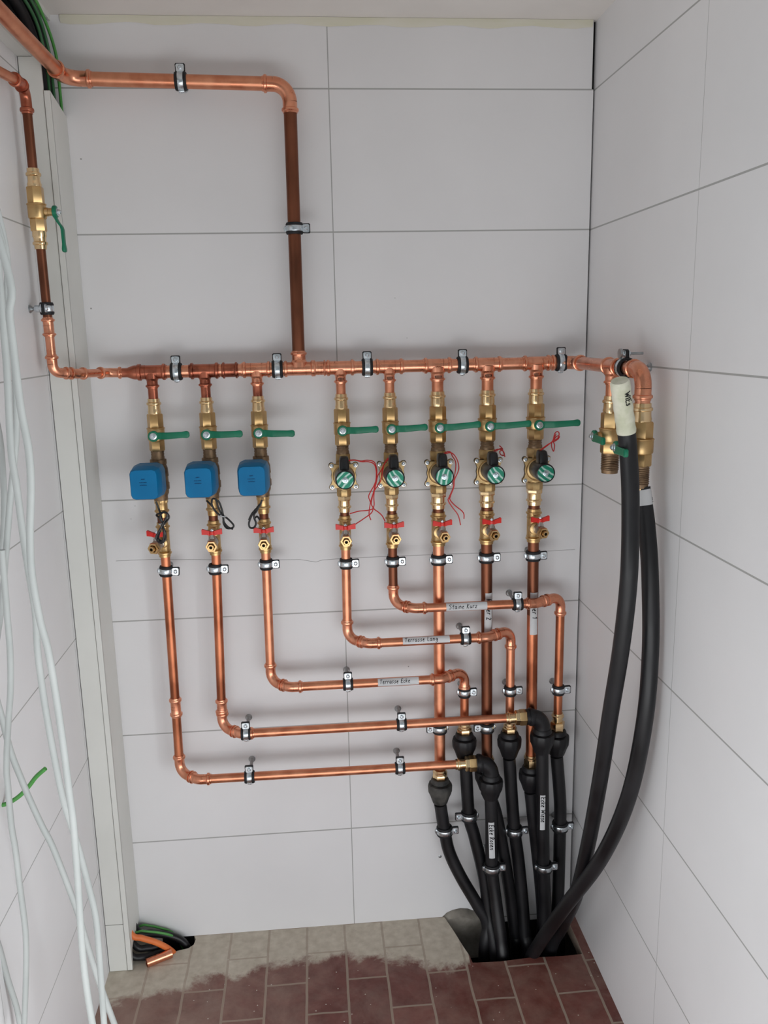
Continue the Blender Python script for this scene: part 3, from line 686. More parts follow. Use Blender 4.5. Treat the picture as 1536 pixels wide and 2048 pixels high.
# ------------------------------------------------------------------ blue actuators
def actuator(i):
    x = XC[i]; loc = Vector((x, YC, 1.240))
    t = T('motor_valve', 'motorised valve with blue box, ' + ['leftmost of the three, cable bundled over the red handle', 'middle of the three, cable loop hanging to the right', 'rightmost of the three, cable loop hanging to the left'][i], 'motorised valve', loc, group='blue motorised valves')
    if i == 0:
        b = MB()
        pr = [(.069, .0140), (.066, .0150), (.063, .0140), (.060, .0150), (.057, .0140), (.054, .0150), (.049, .0148), (.048, .0185), (.038, .0188), (.037, .0170), (.032, .0185), (.028, .0200), (.010, .0212), (.008, .0198), (-.004, .0200), (-.006, .0216), (-.020, .0216), (-.022, .0196), (-.030, .0190), (-.036, .0160), (-.046, .0158)]
        b.lathe(pr, seg=28); b.cyl(.010, .034, .013, FY); b.build('valve_body', 'brass_dark', t)
        b = MB(); b.lathe([(-.044, .0150), (-.052, .0150), (-.055, .0136), (-.068, .0136), (-.070, .0165), (-.073, .0168), (-.075, .0136), (-.086, .0130)], seg=28); b.hexa(-.054, -.044, .0165); b.build('press_connector', 'brass', t)
        # box
        def sec(wd, hh, c, y, cx=-.015, cz=.008):
            P = []
            for sx, sz in ((1, 1), (-1, 1), (-1, -1), (1, -1)):
                a, d = (wd / 2, hh / 2)
                q = [(a, d - c), (a - c * .30, d - c * .30), (a - c, d)]
                q = [(sx * u, sz * v) for u, v in q]
                if sx * sz < 0: q.reverse()
                P += q
            return [Vector((cx + p[0], -y, cz + p[1])) for p in P]
        b = MB(); b.rings([sec(.060, .064, .012, .030), sec(.070, .076, .016, .034), sec(.071, .077, .017, .046), sec(.070, .076, .017, .058), sec(.067, .073, .017, .078)]); b.build('actuator_housing', 'blue_dusty', t, 30)
        b = MB(); b.rings([sec(.068, .074, .017, .076), sec(.066, .072, .017, .082), sec(.060, .067, .010, .099, -.0155), sec(.056, .063, .009, .1035, -.0155)]); cv = b.build('actuator_cover', 'blue', t, 30)
        q = MB(); rnd = random.Random(3)
        for row, (z, n, hgt) in enumerate(((.019, 6, .0024), (.012, 11, .0020), (.006, 10, .0020))):
            xx = -.0155 - n * .00085
            for k in range(n):
                wd = rnd.uniform(.0006, .0013); q.box(xx, xx + wd, -.1040, -.1034, z, z + hgt * rnd.choice((.7, 1))); xx += wd + .0005
        q.build('printed_text', 'inkblue', cv)
        actuator.t = t
    else:
        bt = actuator.t
        for ch in [c for c in bt.children if not c.name.startswith('cable')]: copy_tree(ch, t)
    paths = {0: ([[(312, 1003, -.12), (319, 1022, -.12), (325, 1045, -.125), (318, 1035, -.125), (313, 1030, -.13), (322, 1026, -.13), (333, 1026, -.13), (338, 1035, -.13), (330, 1046, -.13), (324, 1052, -.132), (316, 1066, -.132), (314, 1080, -.13), (323, 1086, -.13), (331, 1078, -.13), (331, 1066, -.132), (325, 1050, -.132)],
                   [(326, 1046, -.13), (320, 1032, -.134), (328, 1024, -.134), (335, 1030, -.134), (326, 1047, -.134), (320, 1060, -.136), (312, 1074, -.136), (318, 1084, -.136), (326, 1080, -.136), (328, 1062, -.136), (324, 1050, -.134)],
                   [(324, 1050, -.134), (320, 1062, -.13), (317, 1076, -.13), (324, 1082, -.13), (329, 1072, -.13), (325, 1052, -.13)]], (324, 1049)),
             1: ([[(413, 1001, -.11), (424, 1012, -.115), (432, 1024, -.12), (444, 1032, -.12), (436, 1014, -.12), (432, 1000, -.12), (425, 998, -.12), (424, 1010, -.12), (434, 1026, -.12), (446, 1034, -.12), (447, 1046, -.12), (453, 1056, -.12), (464, 1056, -.12), (467, 1050, -.12), (456, 1038, -.12), (447, 1031, -.12), (444, 1020, -.12), (438, 1004, -.12), (430, 998, -.122)],
                   [(446, 1031, -.122), (448, 1044, -.124), (456, 1054, -.124), (466, 1058, -.122)]], (446, 1032)),
             2: ([[(524, 1000, -.11), (519, 1012, -.11), (510, 1020, -.11), (503, 1032, -.11), (498, 1046, -.11), (500, 1055, -.11), (508, 1055, -.11), (512, 1046, -.11), (508, 1034, -.11), (512, 1020, -.11), (520, 1008, -.11)],
                   [(516, 1016, -.113), (505, 1026, -.113), (498, 1040, -.113), (504, 1030, -.113), (512, 1024, -.113), (518, 1012, -.113)],
                   [(508, 1038, -.09), (514, 1033, -.085), (520, 1040, -.085)]], None)}[i]
    for k, P in enumerate(paths[0]):
        b = MB(); b.tube([p - loc for p in spline(px(P), 6)], .0022, 8); b.build('cable', 'black', t)
    if paths[1]:
        p = at(*paths[1], -.126) - loc; b = MB(); b.torus(0, .0062, .0012, frame(p, (.25, 0, 1)), 18, 6); b.build('cable_tie', 'paper', t)
    return t
for i in range(3): actuator(i)

# ------------------------------------------------------------------ solenoid valves
ZS = 1.238
def flange_outline(w=.0338, h=.0315, lobe=.0064, waist=.0288):
    P = []
    for q in range(4):
        a = PI / 4 + q * PI / 2; sx, sz = math.copysign(1, math.cos(a)), math.copysign(1, math.sin(a))
        cx, cz = sx * (w - lobe), sz * (h - lobe)
        for k in range(7):
            t = a - PI * .62 + PI * 1.24 * k / 6; P.append((cx + lobe * math.cos(t), cz + lobe * math.sin(t)))
        m = a + PI / 4
        for dd in (-.32, 0, .32): P.append((waist * math.cos(m + dd) * (1.0 if dd == 0 else .99), waist * math.sin(m + dd)))
    return P
_sv = []
wires = {3: (640, 840, 6.827, [[(385, 550), (470, 545), (560, 560), (650, 550), (740, 575), (775, 680), (770, 800), (735, 900), (690, 980), (665, 1050), (700, 1150), (720, 1210), (640, 1235), (530, 1245), (405, 1280)],
                            [(385, 555), (480, 550), (570, 570), (660, 570), (735, 600), (765, 680), (765, 800), (745, 920), (715, 1050), (700, 1150), (725, 1200), (700, 1270), (600, 1345), (480, 1425)]]),
         4: (640, 840, 6.827, [[(1010, 520), (940, 515), (890, 580), (840, 680), (790, 760), (770, 850), (745, 950), (735, 1050), (740, 1150), (735, 1210), (800, 1260), (850, 1310), (890, 1385)],
                            [(1010, 525), (940, 530), (880, 600), (855, 690), (840, 800), (800, 880), (740, 970), (700, 1080), (680, 1180), (670, 1290), (695, 1365)]]),
         5: (840, 840, 6.827, [[(330, 455), (370, 435), (420, 440), (440, 490), (485, 570), (485, 680), (460, 820), (455, 920), (400, 1050), (385, 1100), (440, 1190), (520, 1300), (555, 1435)],
                            [(330, 460), (430, 450), (490, 510), (525, 600), (525, 690), (470, 820), (460, 920), (415, 1040), (410, 1090), (470, 1160), (570, 1240), (600, 1290), (600, 1350)]]),
         6: (840, 840, 6.827, [[(990, 460), (1030, 410), (1090, 400), (1140, 430), (1150, 480), (1105, 475), (1090, 430), (1130, 400), (1085, 350)], [(1000, 460), (1060, 410), (1110, 390), (1140, 440), (1160, 505)]]),
         7: (640, 660, 2.844, [[(1252, 684), (1290, 655), (1322, 632), (1336, 588), (1352, 578), (1360, 590), (1352, 615), (1325, 632), (1316, 655), (1328, 690), (1334, 655), (1324, 630)], [(1256, 684), (1294, 657), (1325, 630), (1346, 605), (1362, 605), (1352, 622), (1325, 634), (1343, 590)]])}
svl = ['leftmost of the five, its red wires drooping to the right', 'second of the five, its red wires looping left', 'middle of the five, two long red wires hanging down', 'fourth of the five, short curl of red wire', 'rightmost of the five, red wires tied in a small bow']
for k, i in enumerate(range(3, 8)):
    loc = Vector((XC[i], YC, ZS))
    t = T('solenoid_valve', 'solenoid valve with green-faced coil, ' + svl[k], 'solenoid valve', loc, group='solenoid valves')
    if k in (0, 2):
        s = 1.0 if k == 0 else 1.12
        _sv = [t]
        b = MB(); b.lathe([(.071, .0132 * s), (.068, .0144 * s), (.065, .0132 * s), (.062, .0144 * s), (.059, .0132 * s), (.056, .0146 * s), (.053, .0150 * s), (.049, .0150 * s), (.046, .0135 * s)], seg=28); b.build('threaded_nipple', 'brass_dark', t)
        b = MB(); b.hexa(.028, .050, .0178 * s, n=8, ph=PI / 8); b.lathe([(.034, .0160), (.02, .0190), (-.02, .0200), (-.034, .0170)], seg=28); b.hexa(-.050, -.030, .0178 * s, n=8, ph=PI / 8)
        b.poly([(x * .98, z * .98) for x, z in flange_outline()], .004, .0115, FY, .02); b.build('valve_body', 'brass_cast', t)
        b = MB(); b.poly([(x * 1.03, z * 1.03) for x, z in flange_outline()], .0115, .0137, FY); b.build('gasket', 'black', t)
        b = MB(); b.poly(flange_outline(), .0137, .0190, FY, .015); b.lathe([(.018, .0262), (.0215, .0255), (.0235, .0235), (.0245, .021)], FY, 32); b.build('bonnet', 'brass_cast', t)
        for sx in (-1, 1):
            for sz in (-1, 1):
                b = MB(); mm = TR(sx * .0274, 0, sz * .0251) @ FY
                b.lathe([(.0185, .0050), (.0196, .0050), (.0198, .0042)], mm, 16); b.lathe([(.0195, .0034), (.0225, .0033), (.0232, .0026), (.0222, .0016)], mm, 14); b.build('bolt', 'zinc', t)
        b = MB(); b.lathe([(.024, .0195), (.030, .0218), (.092, .0222), (.0965, .0215), (.0975, .0195), (.0965, .0190)], TR(0, 0, .004) @ FY, 36)
        cl = b.build('coil', 'black', t)
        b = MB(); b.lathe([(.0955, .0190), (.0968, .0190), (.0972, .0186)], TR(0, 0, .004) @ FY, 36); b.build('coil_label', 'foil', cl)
        b = MB(); mm = TR(0, 0, .004) @ FY; b.lathe([(.0970, .0066), (.0982, .0066), (.0984, .0058)], mm, 18); b.hexa(.0984, .1022, .0052, mm); b.cyl(.1022, .1062, .0026, mm, 12); b.build('coil_nut', 'zinc', cl)
        b = MB(); R = []
        for z, wx, y0, y1 in ((.014, .0112, -.040, -.082), (.030, .0112, -.042, -.082), (.040, .0108, -.044, -.078), (.046, .0095, -.046, -.074), (.048, .0070, -.049, -.070)):
            cy, hy = (y0 + y1) / 2, (y0 - y1) / 2
            R.append([Vector((wx * math.copysign(abs(math.cos(a)) ** .5, math.cos(a)), cy + hy * math.copysign(abs(math.sin(a)) ** .5, math.sin(a)), z + .004)) for a in [2 * PI * q / 20 for q in range(20)]])
        b.rings(R); b.build('terminal_housing', 'black', cl)
        b = MB(); rf = (.0108 if k == 0 else .0136) + .0028
        b.hexa(-.060, -.048, rf + .003); b.lathe([(-.058, rf + .001), (-.062, rf), (-.073, rf), (-.0745, rf + .0026), (-.0775, rf + .0028), (-.079, rf), (-.088, rf - .0006), (-.088, rf - .003)], seg=28); b.build('press_connector', 'brass_bright', t)
    else:
        for ch in [c for c in _sv[0].children if not c.name.startswith('wire')]:
            copy_tree(ch, t)
    for c in t.children:
        if c.name.startswith('coil'):
            for g in c.children:
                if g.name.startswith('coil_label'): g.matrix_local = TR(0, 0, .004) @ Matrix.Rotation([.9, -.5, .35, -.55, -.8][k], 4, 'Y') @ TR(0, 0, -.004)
    ox, oy, sc, ws = wires[i]
    for q, P in enumerate(ws):
        n = len(P); yy = [(-.118 if j == 0 else -.112 + .045 * min(1, j / (n * .6))) - (q * .003) for j in range(n)]
        b = MB(); b.tube([p - loc for p in spline([at(ox + a / sc, oy + c / sc, y) for (a, c), y in zip(P, yy)], 6)], .0013, 6); b.build('wire', 'redwire', t)

# ------------------------------------------------------------------ drain cocks
_dc = {}
dang = [-17, -2, 0, 0, 3, 8, 9, 12]
for i, x in enumerate(XC):
    lb = 'brass drain cock with red handle, ' + ['on the ' + q for q in ['first drop, behind a bundle of black cable', 'second drop, left of a black cable loop', 'third drop, black cable touching its left wing', 'fourth drop, red wire touching its right wing', 'fifth drop, red wire touching its left wing', 'sixth drop, on the bright copper pipe', 'seventh drop, above the brown tarnished pipe', 'eighth drop, nearest the wall corner']][i]
    loc = Vector((x - (.001 if i < 2 else 0), YC, 1.095))
    key = BIG[i]
    if key not in _dc:
        t = T('drain_cock', lb, 'drain valve'); rp = RP[i]; rf = rp + .0026
        b = MB()
        b.lathe([(.046, rp), (.046, rf - .0004), (.039, rf), (.0375, rf + .0028), (.0345, rf + .0030), (.033, rf), (.027, rf), (.025, rf + .0014), (.022, rf + .0004), (-.018, rf + .0004), (-.021, rf + .0016), (-.0235, rf), (-.0255, rf + .0028), (-.0285, rf + .0028), (-.030, rf), (-.036, rf - .0003), (-.036, rp)], seg=28, caps=(False, False))
        b.lathe([(.004, rf * .95), (rf + .003, rf * .92), (rf + .005, rf * .85), (rf + .006, .010)], FY, 24)
        b.build('brass_tee', 'brass', t)
        b = MB(); b.tube([(0, 0, .044), (0, 0, .062)], rp, 24); b.build('copper_nipple', 'copper_brown', t)
        b = MB(); b.lathe([(rf + .004, .0105), (rf + .006, .0118), (.024, .0118), (.025, .0108), (.027, .0120), (.036, .0125), (.040, .0115), (.044, .0105)], FY, 20)
        b.lathe([(.004, .0085), (.014, .0080), (.017, .0058), (.024, .0055)], TR(0, -.033, 0), 16)
        b.build('cock_body', 'nickel', t)
        b = MB()
        P = [(-.0232, .0320), (-.0220, .0335), (-.008, .0290), (0, .0280), (.008, .0290), (.0220, .0335), (.0232, .0320), (.0232, .0205), (.012, .0200), (.006, .0180), (.0026, .0120), (-.0026, .0120), (-.006, .0180), (-.012, .0200), (-.0232, .0205)]
        b.poly(P, .0300, .0360, FY); b.cyl(.020, .0275, .0068, TR(0, -.033, 0), 16); ho = b.build('butterfly_handle', 'red', t, 25)
        b = MB(); b.hexa(.0275, .0315, .0042, TR(0, -.033, 0)); b.cyl(.0315, .0335, .0022, TR(0, -.033, 0), 10); b.build('handle_nut', 'zinc', ho)
        b = MB(); mm = TR(0, 0, -.004) @ FY
        b.lathe([(.042, .0125), (.044, .0140), (.053, .0140), (.055, .0132), (.055, .0092), (.050, .0088)], mm, n=6, ph=0, caps=(True, False))
        b.lathe([(.044, .0086), (.050, .0086), (.052, .0070), (.056, .0066), (.060, .0070), (.063, .0062), (.063, .0038), (.055, .0036)], mm, 18, (False, False)); b.lathe([(.050, .0090), (.0502, .006)], mm, 18, (False, False))
        nz = b.build('hose_nozzle', 'brass', t)
        b = MB(); b.lathe([(.0555, .0037), (.056, .0037)], mm, 14); b.build('nozzle_bore', 'dark', nz)
        _dc[key] = t
    else: t = copy_tree(_dc[key])
    t['label'] = lb; t['group'] = 'drain cocks'
    place(t, loc)
    for c in t.children:
        if not (c.name.startswith('brass_tee') or c.name.startswith('copper_nipple')): c.rotation_euler = (0, 0, math.radians(dang[i]))

# ------------------------------------------------------------------ black pipes and their fittings
def comp_fitting(label, top, d, r_cu, elbow=False, dusty=False, small=False, brass_len=.028):
    """straight: brass adaptor at top, then the black collar and ribbed nut pointing along d (downwards)"""
    top = Vector(top); t = T('compression_fitting', label, 'pipe fitting', top, group='black compression fittings')
    m = frame((0, 0, 0), d); bl = brass_len; mat = 'pe_dusty' if dusty else 'pe'
    b = MB(); rf = r_cu + .0024
    if elbow or not small:
        b.lathe([(0, rf), (.005, rf), (.0065, rf + .0024), (.0095, rf + .0024), (.011, rf), (.014, rf)], m, 24); b.hexa(max(.012, bl - .026), bl, .0185, m, ph=0); b.lathe([(.012, rf - .001), (max(.013, bl - .02), rf - .001)], m, 24)
    b.build('brass_adaptor', 'brass_bright', t)
    return t, m, mat, bl
def nut_profile(b, m, z0, s=1.0):
    b.lathe([(z0 - .004, .0205 * s), (z0, .0228 * s), (z0 + .007, .0235 * s), (z0 + .009, .0215 * s), (z0 + .013, .0215 * s)], m, 32)
def ribnut(b, m, z0, s=1.0):
    seg = 48; R = []
    for z, r, rib in ((.010, .0225, 0), (.012, .0285, 1), (.018, .0300, 1), (.034, .0292, 1), (.046, .0240, 1), (.058, .0205, .6), (.064, .0190, 0), (.064, .0165, 0)):
        R.append([m @ Vector(((r * s + (.0010 * rib if k % 4 < 2 else 0)) * math.cos(2 * PI * k / seg), (r * s + (.0010 * rib if k % 4 < 2 else 0)) * math.sin(2 * PI * k / seg), z0 + z * s)) for k in range(seg)])
    b.rings(R)
def straight_fit(label, u, v, y, r_cu, dusty=False, zoff=0, x=None, bl=.028):
    p = at(u, v, y)
    if x is not None: p.x = x
    t, m, mat, bl = comp_fitting(label, p, (0, 0, -1), r_cu, dusty=dusty, brass_len=bl)
    b = MB(); nut_profile(b, m, bl + .001); b.build('collar', mat, t)
    b = MB(); ribnut(b, m, bl); b.build('union_nut', mat, t)
    return p, bl + .05
RPE = .0160
def pe_pipe(label, pts, r=RPE, mat='pe', name='plastic_pipe', group='black plastic pipes'):
    P = spline(pts, 8); loc = Vector(P[0])
    t = T(name, label, 'pipe', loc, group=group); b = MB(); b.tube([p - loc for p in P], r, 24); b.build('pipe', mat, t)
    return t, loc
fits = {}
fits[5] = straight_fit('dusty black compression fitting at the foot of the bright straight pipe, furthest left', 881, 1538, YC, RP[5], True, x=.228)
fits[2] = straight_fit('black compression fitting under the Terrasse Ecke leg', 930, 1447, YC, RP[2], x=.291)
fits[3] = straight_fit('black compression fitting under the Terrasse Lang leg', 1021, 1445, YC, RP[3], x=.407)
fits[4] = straight_fit('rightmost black compression fitting, in the corner', 1119, 1425, YC, RP[4], x=.531, bl=.050)
fits[6] = straight_fit('black compression fitting at the foot of the brown pipe, hidden behind the lowest black elbow', 977, 1512, YC, RP[6], x=.349)
fits[7] = straight_fit('black compression fitting with bright brass adaptor, behind the Ecke Wiese pipe', 1064, 1508, YC, RP[7], x=.464, bl=.036)
def elbow_fit(label, x0, x1, z):
    loc = Vector((x0, YF, z)); t, m, mat, bl = comp_fitting(label, loc, (1, 0, 0), RP[0], elbow=True, brass_len=.050)
    dx = x1 - x0
    b = MB(); mm = frame((0, 0, 0), (1, 0, 0)); b.hexa(.034, .053, .0200, mm, ph=0); b.build('brass_nut', 'brass', t)
    b = MB(); P = [Vector((.052, 0, 0)), Vector((.056, 0, 0))] + arc((dx, 0, 0), (dx - .030, 0, 0), (dx, 0, -.030), 10) + [Vector((dx, 0, -.040))]
    if P[1].x > P[2].x: P = P[:1] + P[2:]
    b.tube(P, .0195, 28); b.lathe([(dx - .034, .0225), (dx - .028, .0230), (dx - .022, .0205)], mm, 28); b.build('elbow_body', mat, t)
    m2 = TR(dx, 0, 0) @ frame((0, 0, 0), (0, 0, -1))
    b = MB(); nut_profile(b, m2, .036); b.build('collar', mat, t)
    b = MB(); ribnut(b, m2, .034); b.build('union_nut', mat, t)
elbow_fit('black elbow compression fitting at the right end of the lowest horizontal run', .262, .352, .501)
elbow_fit('black elbow compression fitting at the right end of the second-lowest run', .388, .482, .618)

def low(u, v, z=-.02, dx=0, dy=0): p = atz(u, v, 0); return [p, Vector((p.x + dx, p.y + dy, -.16)), Vector((p.x + dx * 2, p.y + dy * 1.5, -.40))]
def join(*a):
    o = []
    for q in a: o += list(q)
    return o
zf = lambda i, d=.02: fits[i][0] - Vector((0, 0, d + fits[i][1]))
pe_pipe('black plastic pipe furthest left, curving right into the floor pit', join([zf(5)], px([(889, 1661, YC), (899, 1705, -.058), (922, 1754, -.066), (955, 1810, -.078), (975, 1850, -.088)]), [Vector((.335, -.105, -.06)), Vector((.345, -.12, -.40))]))
pe_pipe('black plastic pipe under the Terrasse Ecke leg, leaning right', join([zf(2)], px([(932, 1543, YC), (938, 1631, YC), (949, 1673, -.057), (968, 1754, -.066), (979, 1836, -.085)]), [Vector((.362, -.122, -.05)), Vector((.37, -.14, -.40))]))
B1, lB1 = pe_pipe('black plastic pipe with the paper label Ecke Rosen', join([Vector((.352, YF, .41))], px([(983, 1640, YF), (984, 1735, YF), (992, 1803, -.105), (1002, 1880, -.135)]), [Vector((.375, -.155, -.06)), Vector((.38, -.16, -.40))]))
pe_pipe('black plastic pipe slanting right behind the Ecke Rosen pipe', join([zf(6)], px([(990, 1620, YC), (1004, 1690, YC), (1020, 1787, -.060), (1030, 1868, -.070)]), [Vector((.428, -.075, -.06)), Vector((.43, -.08, -.40))]))
pe_pipe('black plastic pipe under the Terrasse Lang leg', join([zf(3)], px([(1024, 1600, YC), (1029, 1661, YC), (1037, 1721, -.058), (1045, 1803, -.070), (1050, 1868, -.085)]), [Vector((.452, -.100, -.06)), Vector((.455, -.11, -.40))]))
pe_pipe('black plastic pipe half hidden behind the Ecke Wiese pipe', join([zf(7)], px([(1067, 1640, YC), (1074, 1700, -.052), (1082, 1780, -.052), (1086, 1850, -.052)]), [Vector((.505, -.045, -.06)), Vector((.505, -.045, -.40))]))
B2, lB2 = pe_pipe('black plastic pipe with the paper label Ecke Wiese', join([Vector((.482, YF, .53))], px([(1085, 1600, YF), (1087, 1733, YF), (1090, 1803, -.092), (1090, 1850, -.098)]), [Vector((.505, -.115, -.06)), Vector((.505, -.12, -.40))]))
pe_pipe('rightmost vertical black plastic pipe, in the corner of the walls', join([zf(4)], px([(1120, 1600, YC), (1120, 1652, YC), (1117, 1770, -.060), (1114, 1850, -.068)]), [Vector((.545, -.075, -.06)), Vector((.545, -.08, -.40))]))
p0, p1 = at(977, 1646, YF - .016), at(985, 1717, YF - .016)
paper(B1, lB1, (.3525, YF, p0.z), (.03, 0, -1), (1, 0, 0), RPE, p0.z - p1.z, .46, 'Ecke Rosen', .0118, .006, -.005, sw=.0018, shift=-.12)
p0, p1 = at(1087, 1591, YF - .016), at(1087, 1660, YF - .016)
paper(B2, lB2, (.4835, YF, p0.z), (.012, 0, -1), (1, 0, 0), RPE, p0.z - p1.z, .46, 'Ecke Wiese', .0118, .005, -.005, sw=.0018, shift=-.02)

for (u, v, y, sgn, lb) in ((889, 1661, YC, 0, 'clamp on the furthest left black pipe'), (938, 1631, YC, 180, 'clamp with its ear to the left on the second black pipe'), (1029, 1661, YC, 0, 'clamp on the black pipe under the Terrasse Lang leg'),
                          (984, 1735, YF, 0, 'clamp on the Ecke Rosen pipe below its label'), (1088, 1733, YF, 0, 'clamp on the Ecke Wiese pipe below its label'), (1120, 1652, YC, 0, 'clamp on the rightmost black pipe in the corner')):
    clamp(RPE + .0002, -y, lb, at(u, v, y), RY(180) if sgn else None, 'clamps on the black pipes')

# ------------------------------------------------------------------ the two hoses on the right
H1 = join(px([(1240, 765, -.555), (1246, 812, -.540), (1253, 865, -.527), (1257, 910, -.525), (1261, 1000, -.535), (1258, 1150, -.55), (1243, 1290, -.53), (1222, 1420, -.49), (1200, 1560, -.43), (1176, 1690, -.36), (1152, 1790, -.29)]), [Vector((.516, -.19, .10)), Vector((.503, -.135, -.02)), Vector((.50, -.12, -.2)), Vector((.50, -.12, -.4))])
h1, lh1 = pe_pipe('loose black hose on the right, its upper end wrapped in masking tape', H1, .0163, name='black_hose', group=None)
b = MB(); P = [p - lh1 for p in spline(H1, 8)][:17]
P = [P[0] - (P[1] - P[0]).normalized() * .004] + P
b.tube(P, [.0150, .0172] + [.0172 + .0006 * math.sin(k * 1.9) for k in range(len(P) - 2)], 22); tp = b.build('masking_tape_cap', 'masking', h1)
tp['label'] = 'pale yellow masking tape wrapped around the hose end, marked WIESE'
ax = (P[6] - P[1]).normalized(); O = P[2]
bd = Vector((1, 0, 0)); bd = (bd - ax * bd.dot(ax)).normalized(); nn = ax.cross(bd); nn = nn if nn.y < 0 else -nn
def sf(s, t, l):
    th = .28 + t / .0178; return O + ax * (s) + (nn * math.cos(th) + bd * math.sin(th)) * (.0180 + l)
q, wd = write('WIEs', .0115, lambda s, t, l: sf(s + .008, t - .004, l), .0016, 0, .12); q.build('handwriting', 'blackmark', tp)
H2 = join(px([(1283, 975, -.478), (1288, 1010, -.484), (1294, 1060, -.492), (1300, 1150, -.505), (1301, 1300, -.515), (1288, 1450, -.515), (1255, 1600, -.47), (1200, 1720, -.40), (1125, 1820, -.28), (1075, 1893, -.185)]), [Vector((.445, -.135, -.06)), Vector((.43, -.10, -.25)), Vector((.43, -.10, -.40))])
h2, lh2 = pe_pipe('curved black hose from the front right valve, bulging along the right wall into the pit', H2, .0163, name='black_hose', group=None)
b = MB(); b.lathe([(.002, .0150), (-.020, .0150), (-.024, .0135), (-.030, .0160)], frame(Vector((XH, YE, 1.275)) - lh2, (0, 0, 1)), 24); b.lathe([(-.03, .015), (-.012, .0125), (.004, .012)], frame(Vector((XH, YE, 1.29)) - lh2, (0, 0, 1)), 20)
b.build('hose_adaptor', 'brass', h2)
P = [p - lh2 for p in spline(H2, 8)]
b = MB(); b.tube(P[1:9], .0168, 22); tg = b.build('paper_sleeve', 'paper', h2)
ax = (P[8] - P[2]).normalized(); O = P[2]; bd = Vector((0, 0, 1)); bd = Vector((1, 0, 0)); bd = (bd - ax * bd.dot(ax)).normalized(); nn = ax.cross(bd); nn = nn if nn.y < 0 else -nn
q, wd = write('RI', .011, lambda s, t, l: O + ax * (s + .012) + (nn * math.cos(.9 + t / .017) + bd * math.sin(.9 + t / .017)) * (.0171 + l), .0014); q.build('handwriting', 'blackmark', tg)

# ------------------------------------------------------------------ white cable duct in the left corner
dt = T('cable_duct', 'white vertical cable duct in the left corner with a cover seam near the floor', 'cable duct', (-.60, -.055, 0))
LD = Vector((-.60, -.055, 0))
def dbox(name, x0, x1, y0, y1, z0, z1, mat='duct', par=dt):
    b = MB(); b.box(x0 - LD.x, x1 - LD.x, y0 - LD.y, y1 - LD.y, z0, z1); o = b.build(name, mat, par)
    bv = o.modifiers.new('bevel', 'BEVEL'); bv.width = .0012; bv.segments = 2; return o
dbox('front_cover', XL + .0015, -.5785, -.110, -.104, .1335, 2.1155)
dbox('front_cover', XL + .0015, -.5785, -.110, -.104, .0005, .1320)
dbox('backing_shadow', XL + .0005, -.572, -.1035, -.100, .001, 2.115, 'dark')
b = MB()
b.poly([(-.1115 - LD.y, .003), (-.1115 - LD.y, 2.052), (-.09 - LD.y, 2.047), (-.001 - LD.y, 2.028), (-.001 - LD.y, .066), (-.085 - LD.y, .060), (-.100 - LD.y, .052), (-.106 - LD.y, .003)], -.5675 - LD.x, -.5650 - LD.x, FX)
o = b.build('side_panel', 'duct', dt)
dbox('corner_strip', -.5775, -.5650, -.1130, -.1085, .003, 2.052)

# ------------------------------------------------------------------ cables
def wire(name, label, cat, pts, r, mat, group=None, n=8):
    P = spline(pts, n); loc = Vector(P[0]); b = MB(); b.tube([p - loc for p in P], r, 12); o = b.build(name, mat); o.location = loc
    tag(o, label, cat, group); return o
g = 'white cables hanging at the left'
def ext(P, top=True, bot=True):
    P = [Vector(p) for p in P]
    if top: P = [P[0] + (P[0] - P[1]).normalized() * .25 * 1 + Vector((0, 0, .35))] + P
    if bot: P = P + [P[-1] + (P[-1] - P[-2]).normalized() * .25]
    return P
wl = {
 'a': ('white cable crossing the others near mid height, ending bottom left at the third place', [(-16, 420), (-5, 520), (4, 620), (14, 740), (22, 898), (33, 971), (46, 1069), (57, 1140), (71, 1227), (75, 1300), (88, 1398), (105, 1495), (125, 1593), (143, 1652), (158, 1700), (176, 1768), (191, 1831), (197, 1891), (203, 1973), (209, 2060)], -.80),
 'b': ('white cable that swings out to the left edge at mid height', [(-6, 420), (16, 600), (29, 730), (33, 835), (31, 898), (21, 995), (11, 1117), (2, 1220), (-14, 1330)], -.72),
 'c': ('white cable furthest right at mid height, beside the duct', [(-2, 480), (20, 640), (40, 805), (57, 898), (62, 971), (60, 1069), (64, 1150), (80, 1240), (96, 1300), (113, 1398), (127, 1495), (137, 1573), (146, 1640), (151, 1700), (157, 1782), (164, 1891), (173, 1973), (187, 2060)], -.84),
 'e': ('white cable running almost straight down near the left edge to the bottom', [(4, 1100), (14, 1227), (20, 1300), (21, 1378), (16, 1456), (13, 1534), (16, 1573), (23, 1652), (31, 1700), (41, 1782), (51, 1864), (52, 1946), (48, 2060)], -.74),
 'f': ('white cable in front of the others running diagonally to the floor', [(-18, 1360), (5, 1440), (22, 1505), (45, 1564), (60, 1600), (84, 1652), (108, 1700), (153, 1818), (175, 1891), (197, 1960), (233, 2060)], -.66),
 'h': ('short stretch of white cable in the bottom left corner of the view', [(-14, 1860), (0, 1900), (16, 1960), (33, 2014), (42, 2060)], -.70),
 'd': ('white cable bulging out at the left edge at mid height', [(-12, 820), (0, 880), (6, 950), (8, 1010), (5, 1080), (-6, 1150)], -.70),
}
for k, (lb, P, y) in wl.items():
    rr = {'f': .0052, 'c': .0052, 'a': .0050}.get(k, .0048)
    Q = px(P, y)
    if k in 'abc': Q = [Vector((-.60 + .012 * 'abc'.index(k), y + .0, 2.30)), Vector((-.585 + .012 * 'abc'.index(k), y + .004, 2.12))] + Q
    wire('white_cable', lb, 'cable', Q, rr, 'cable_white', g)
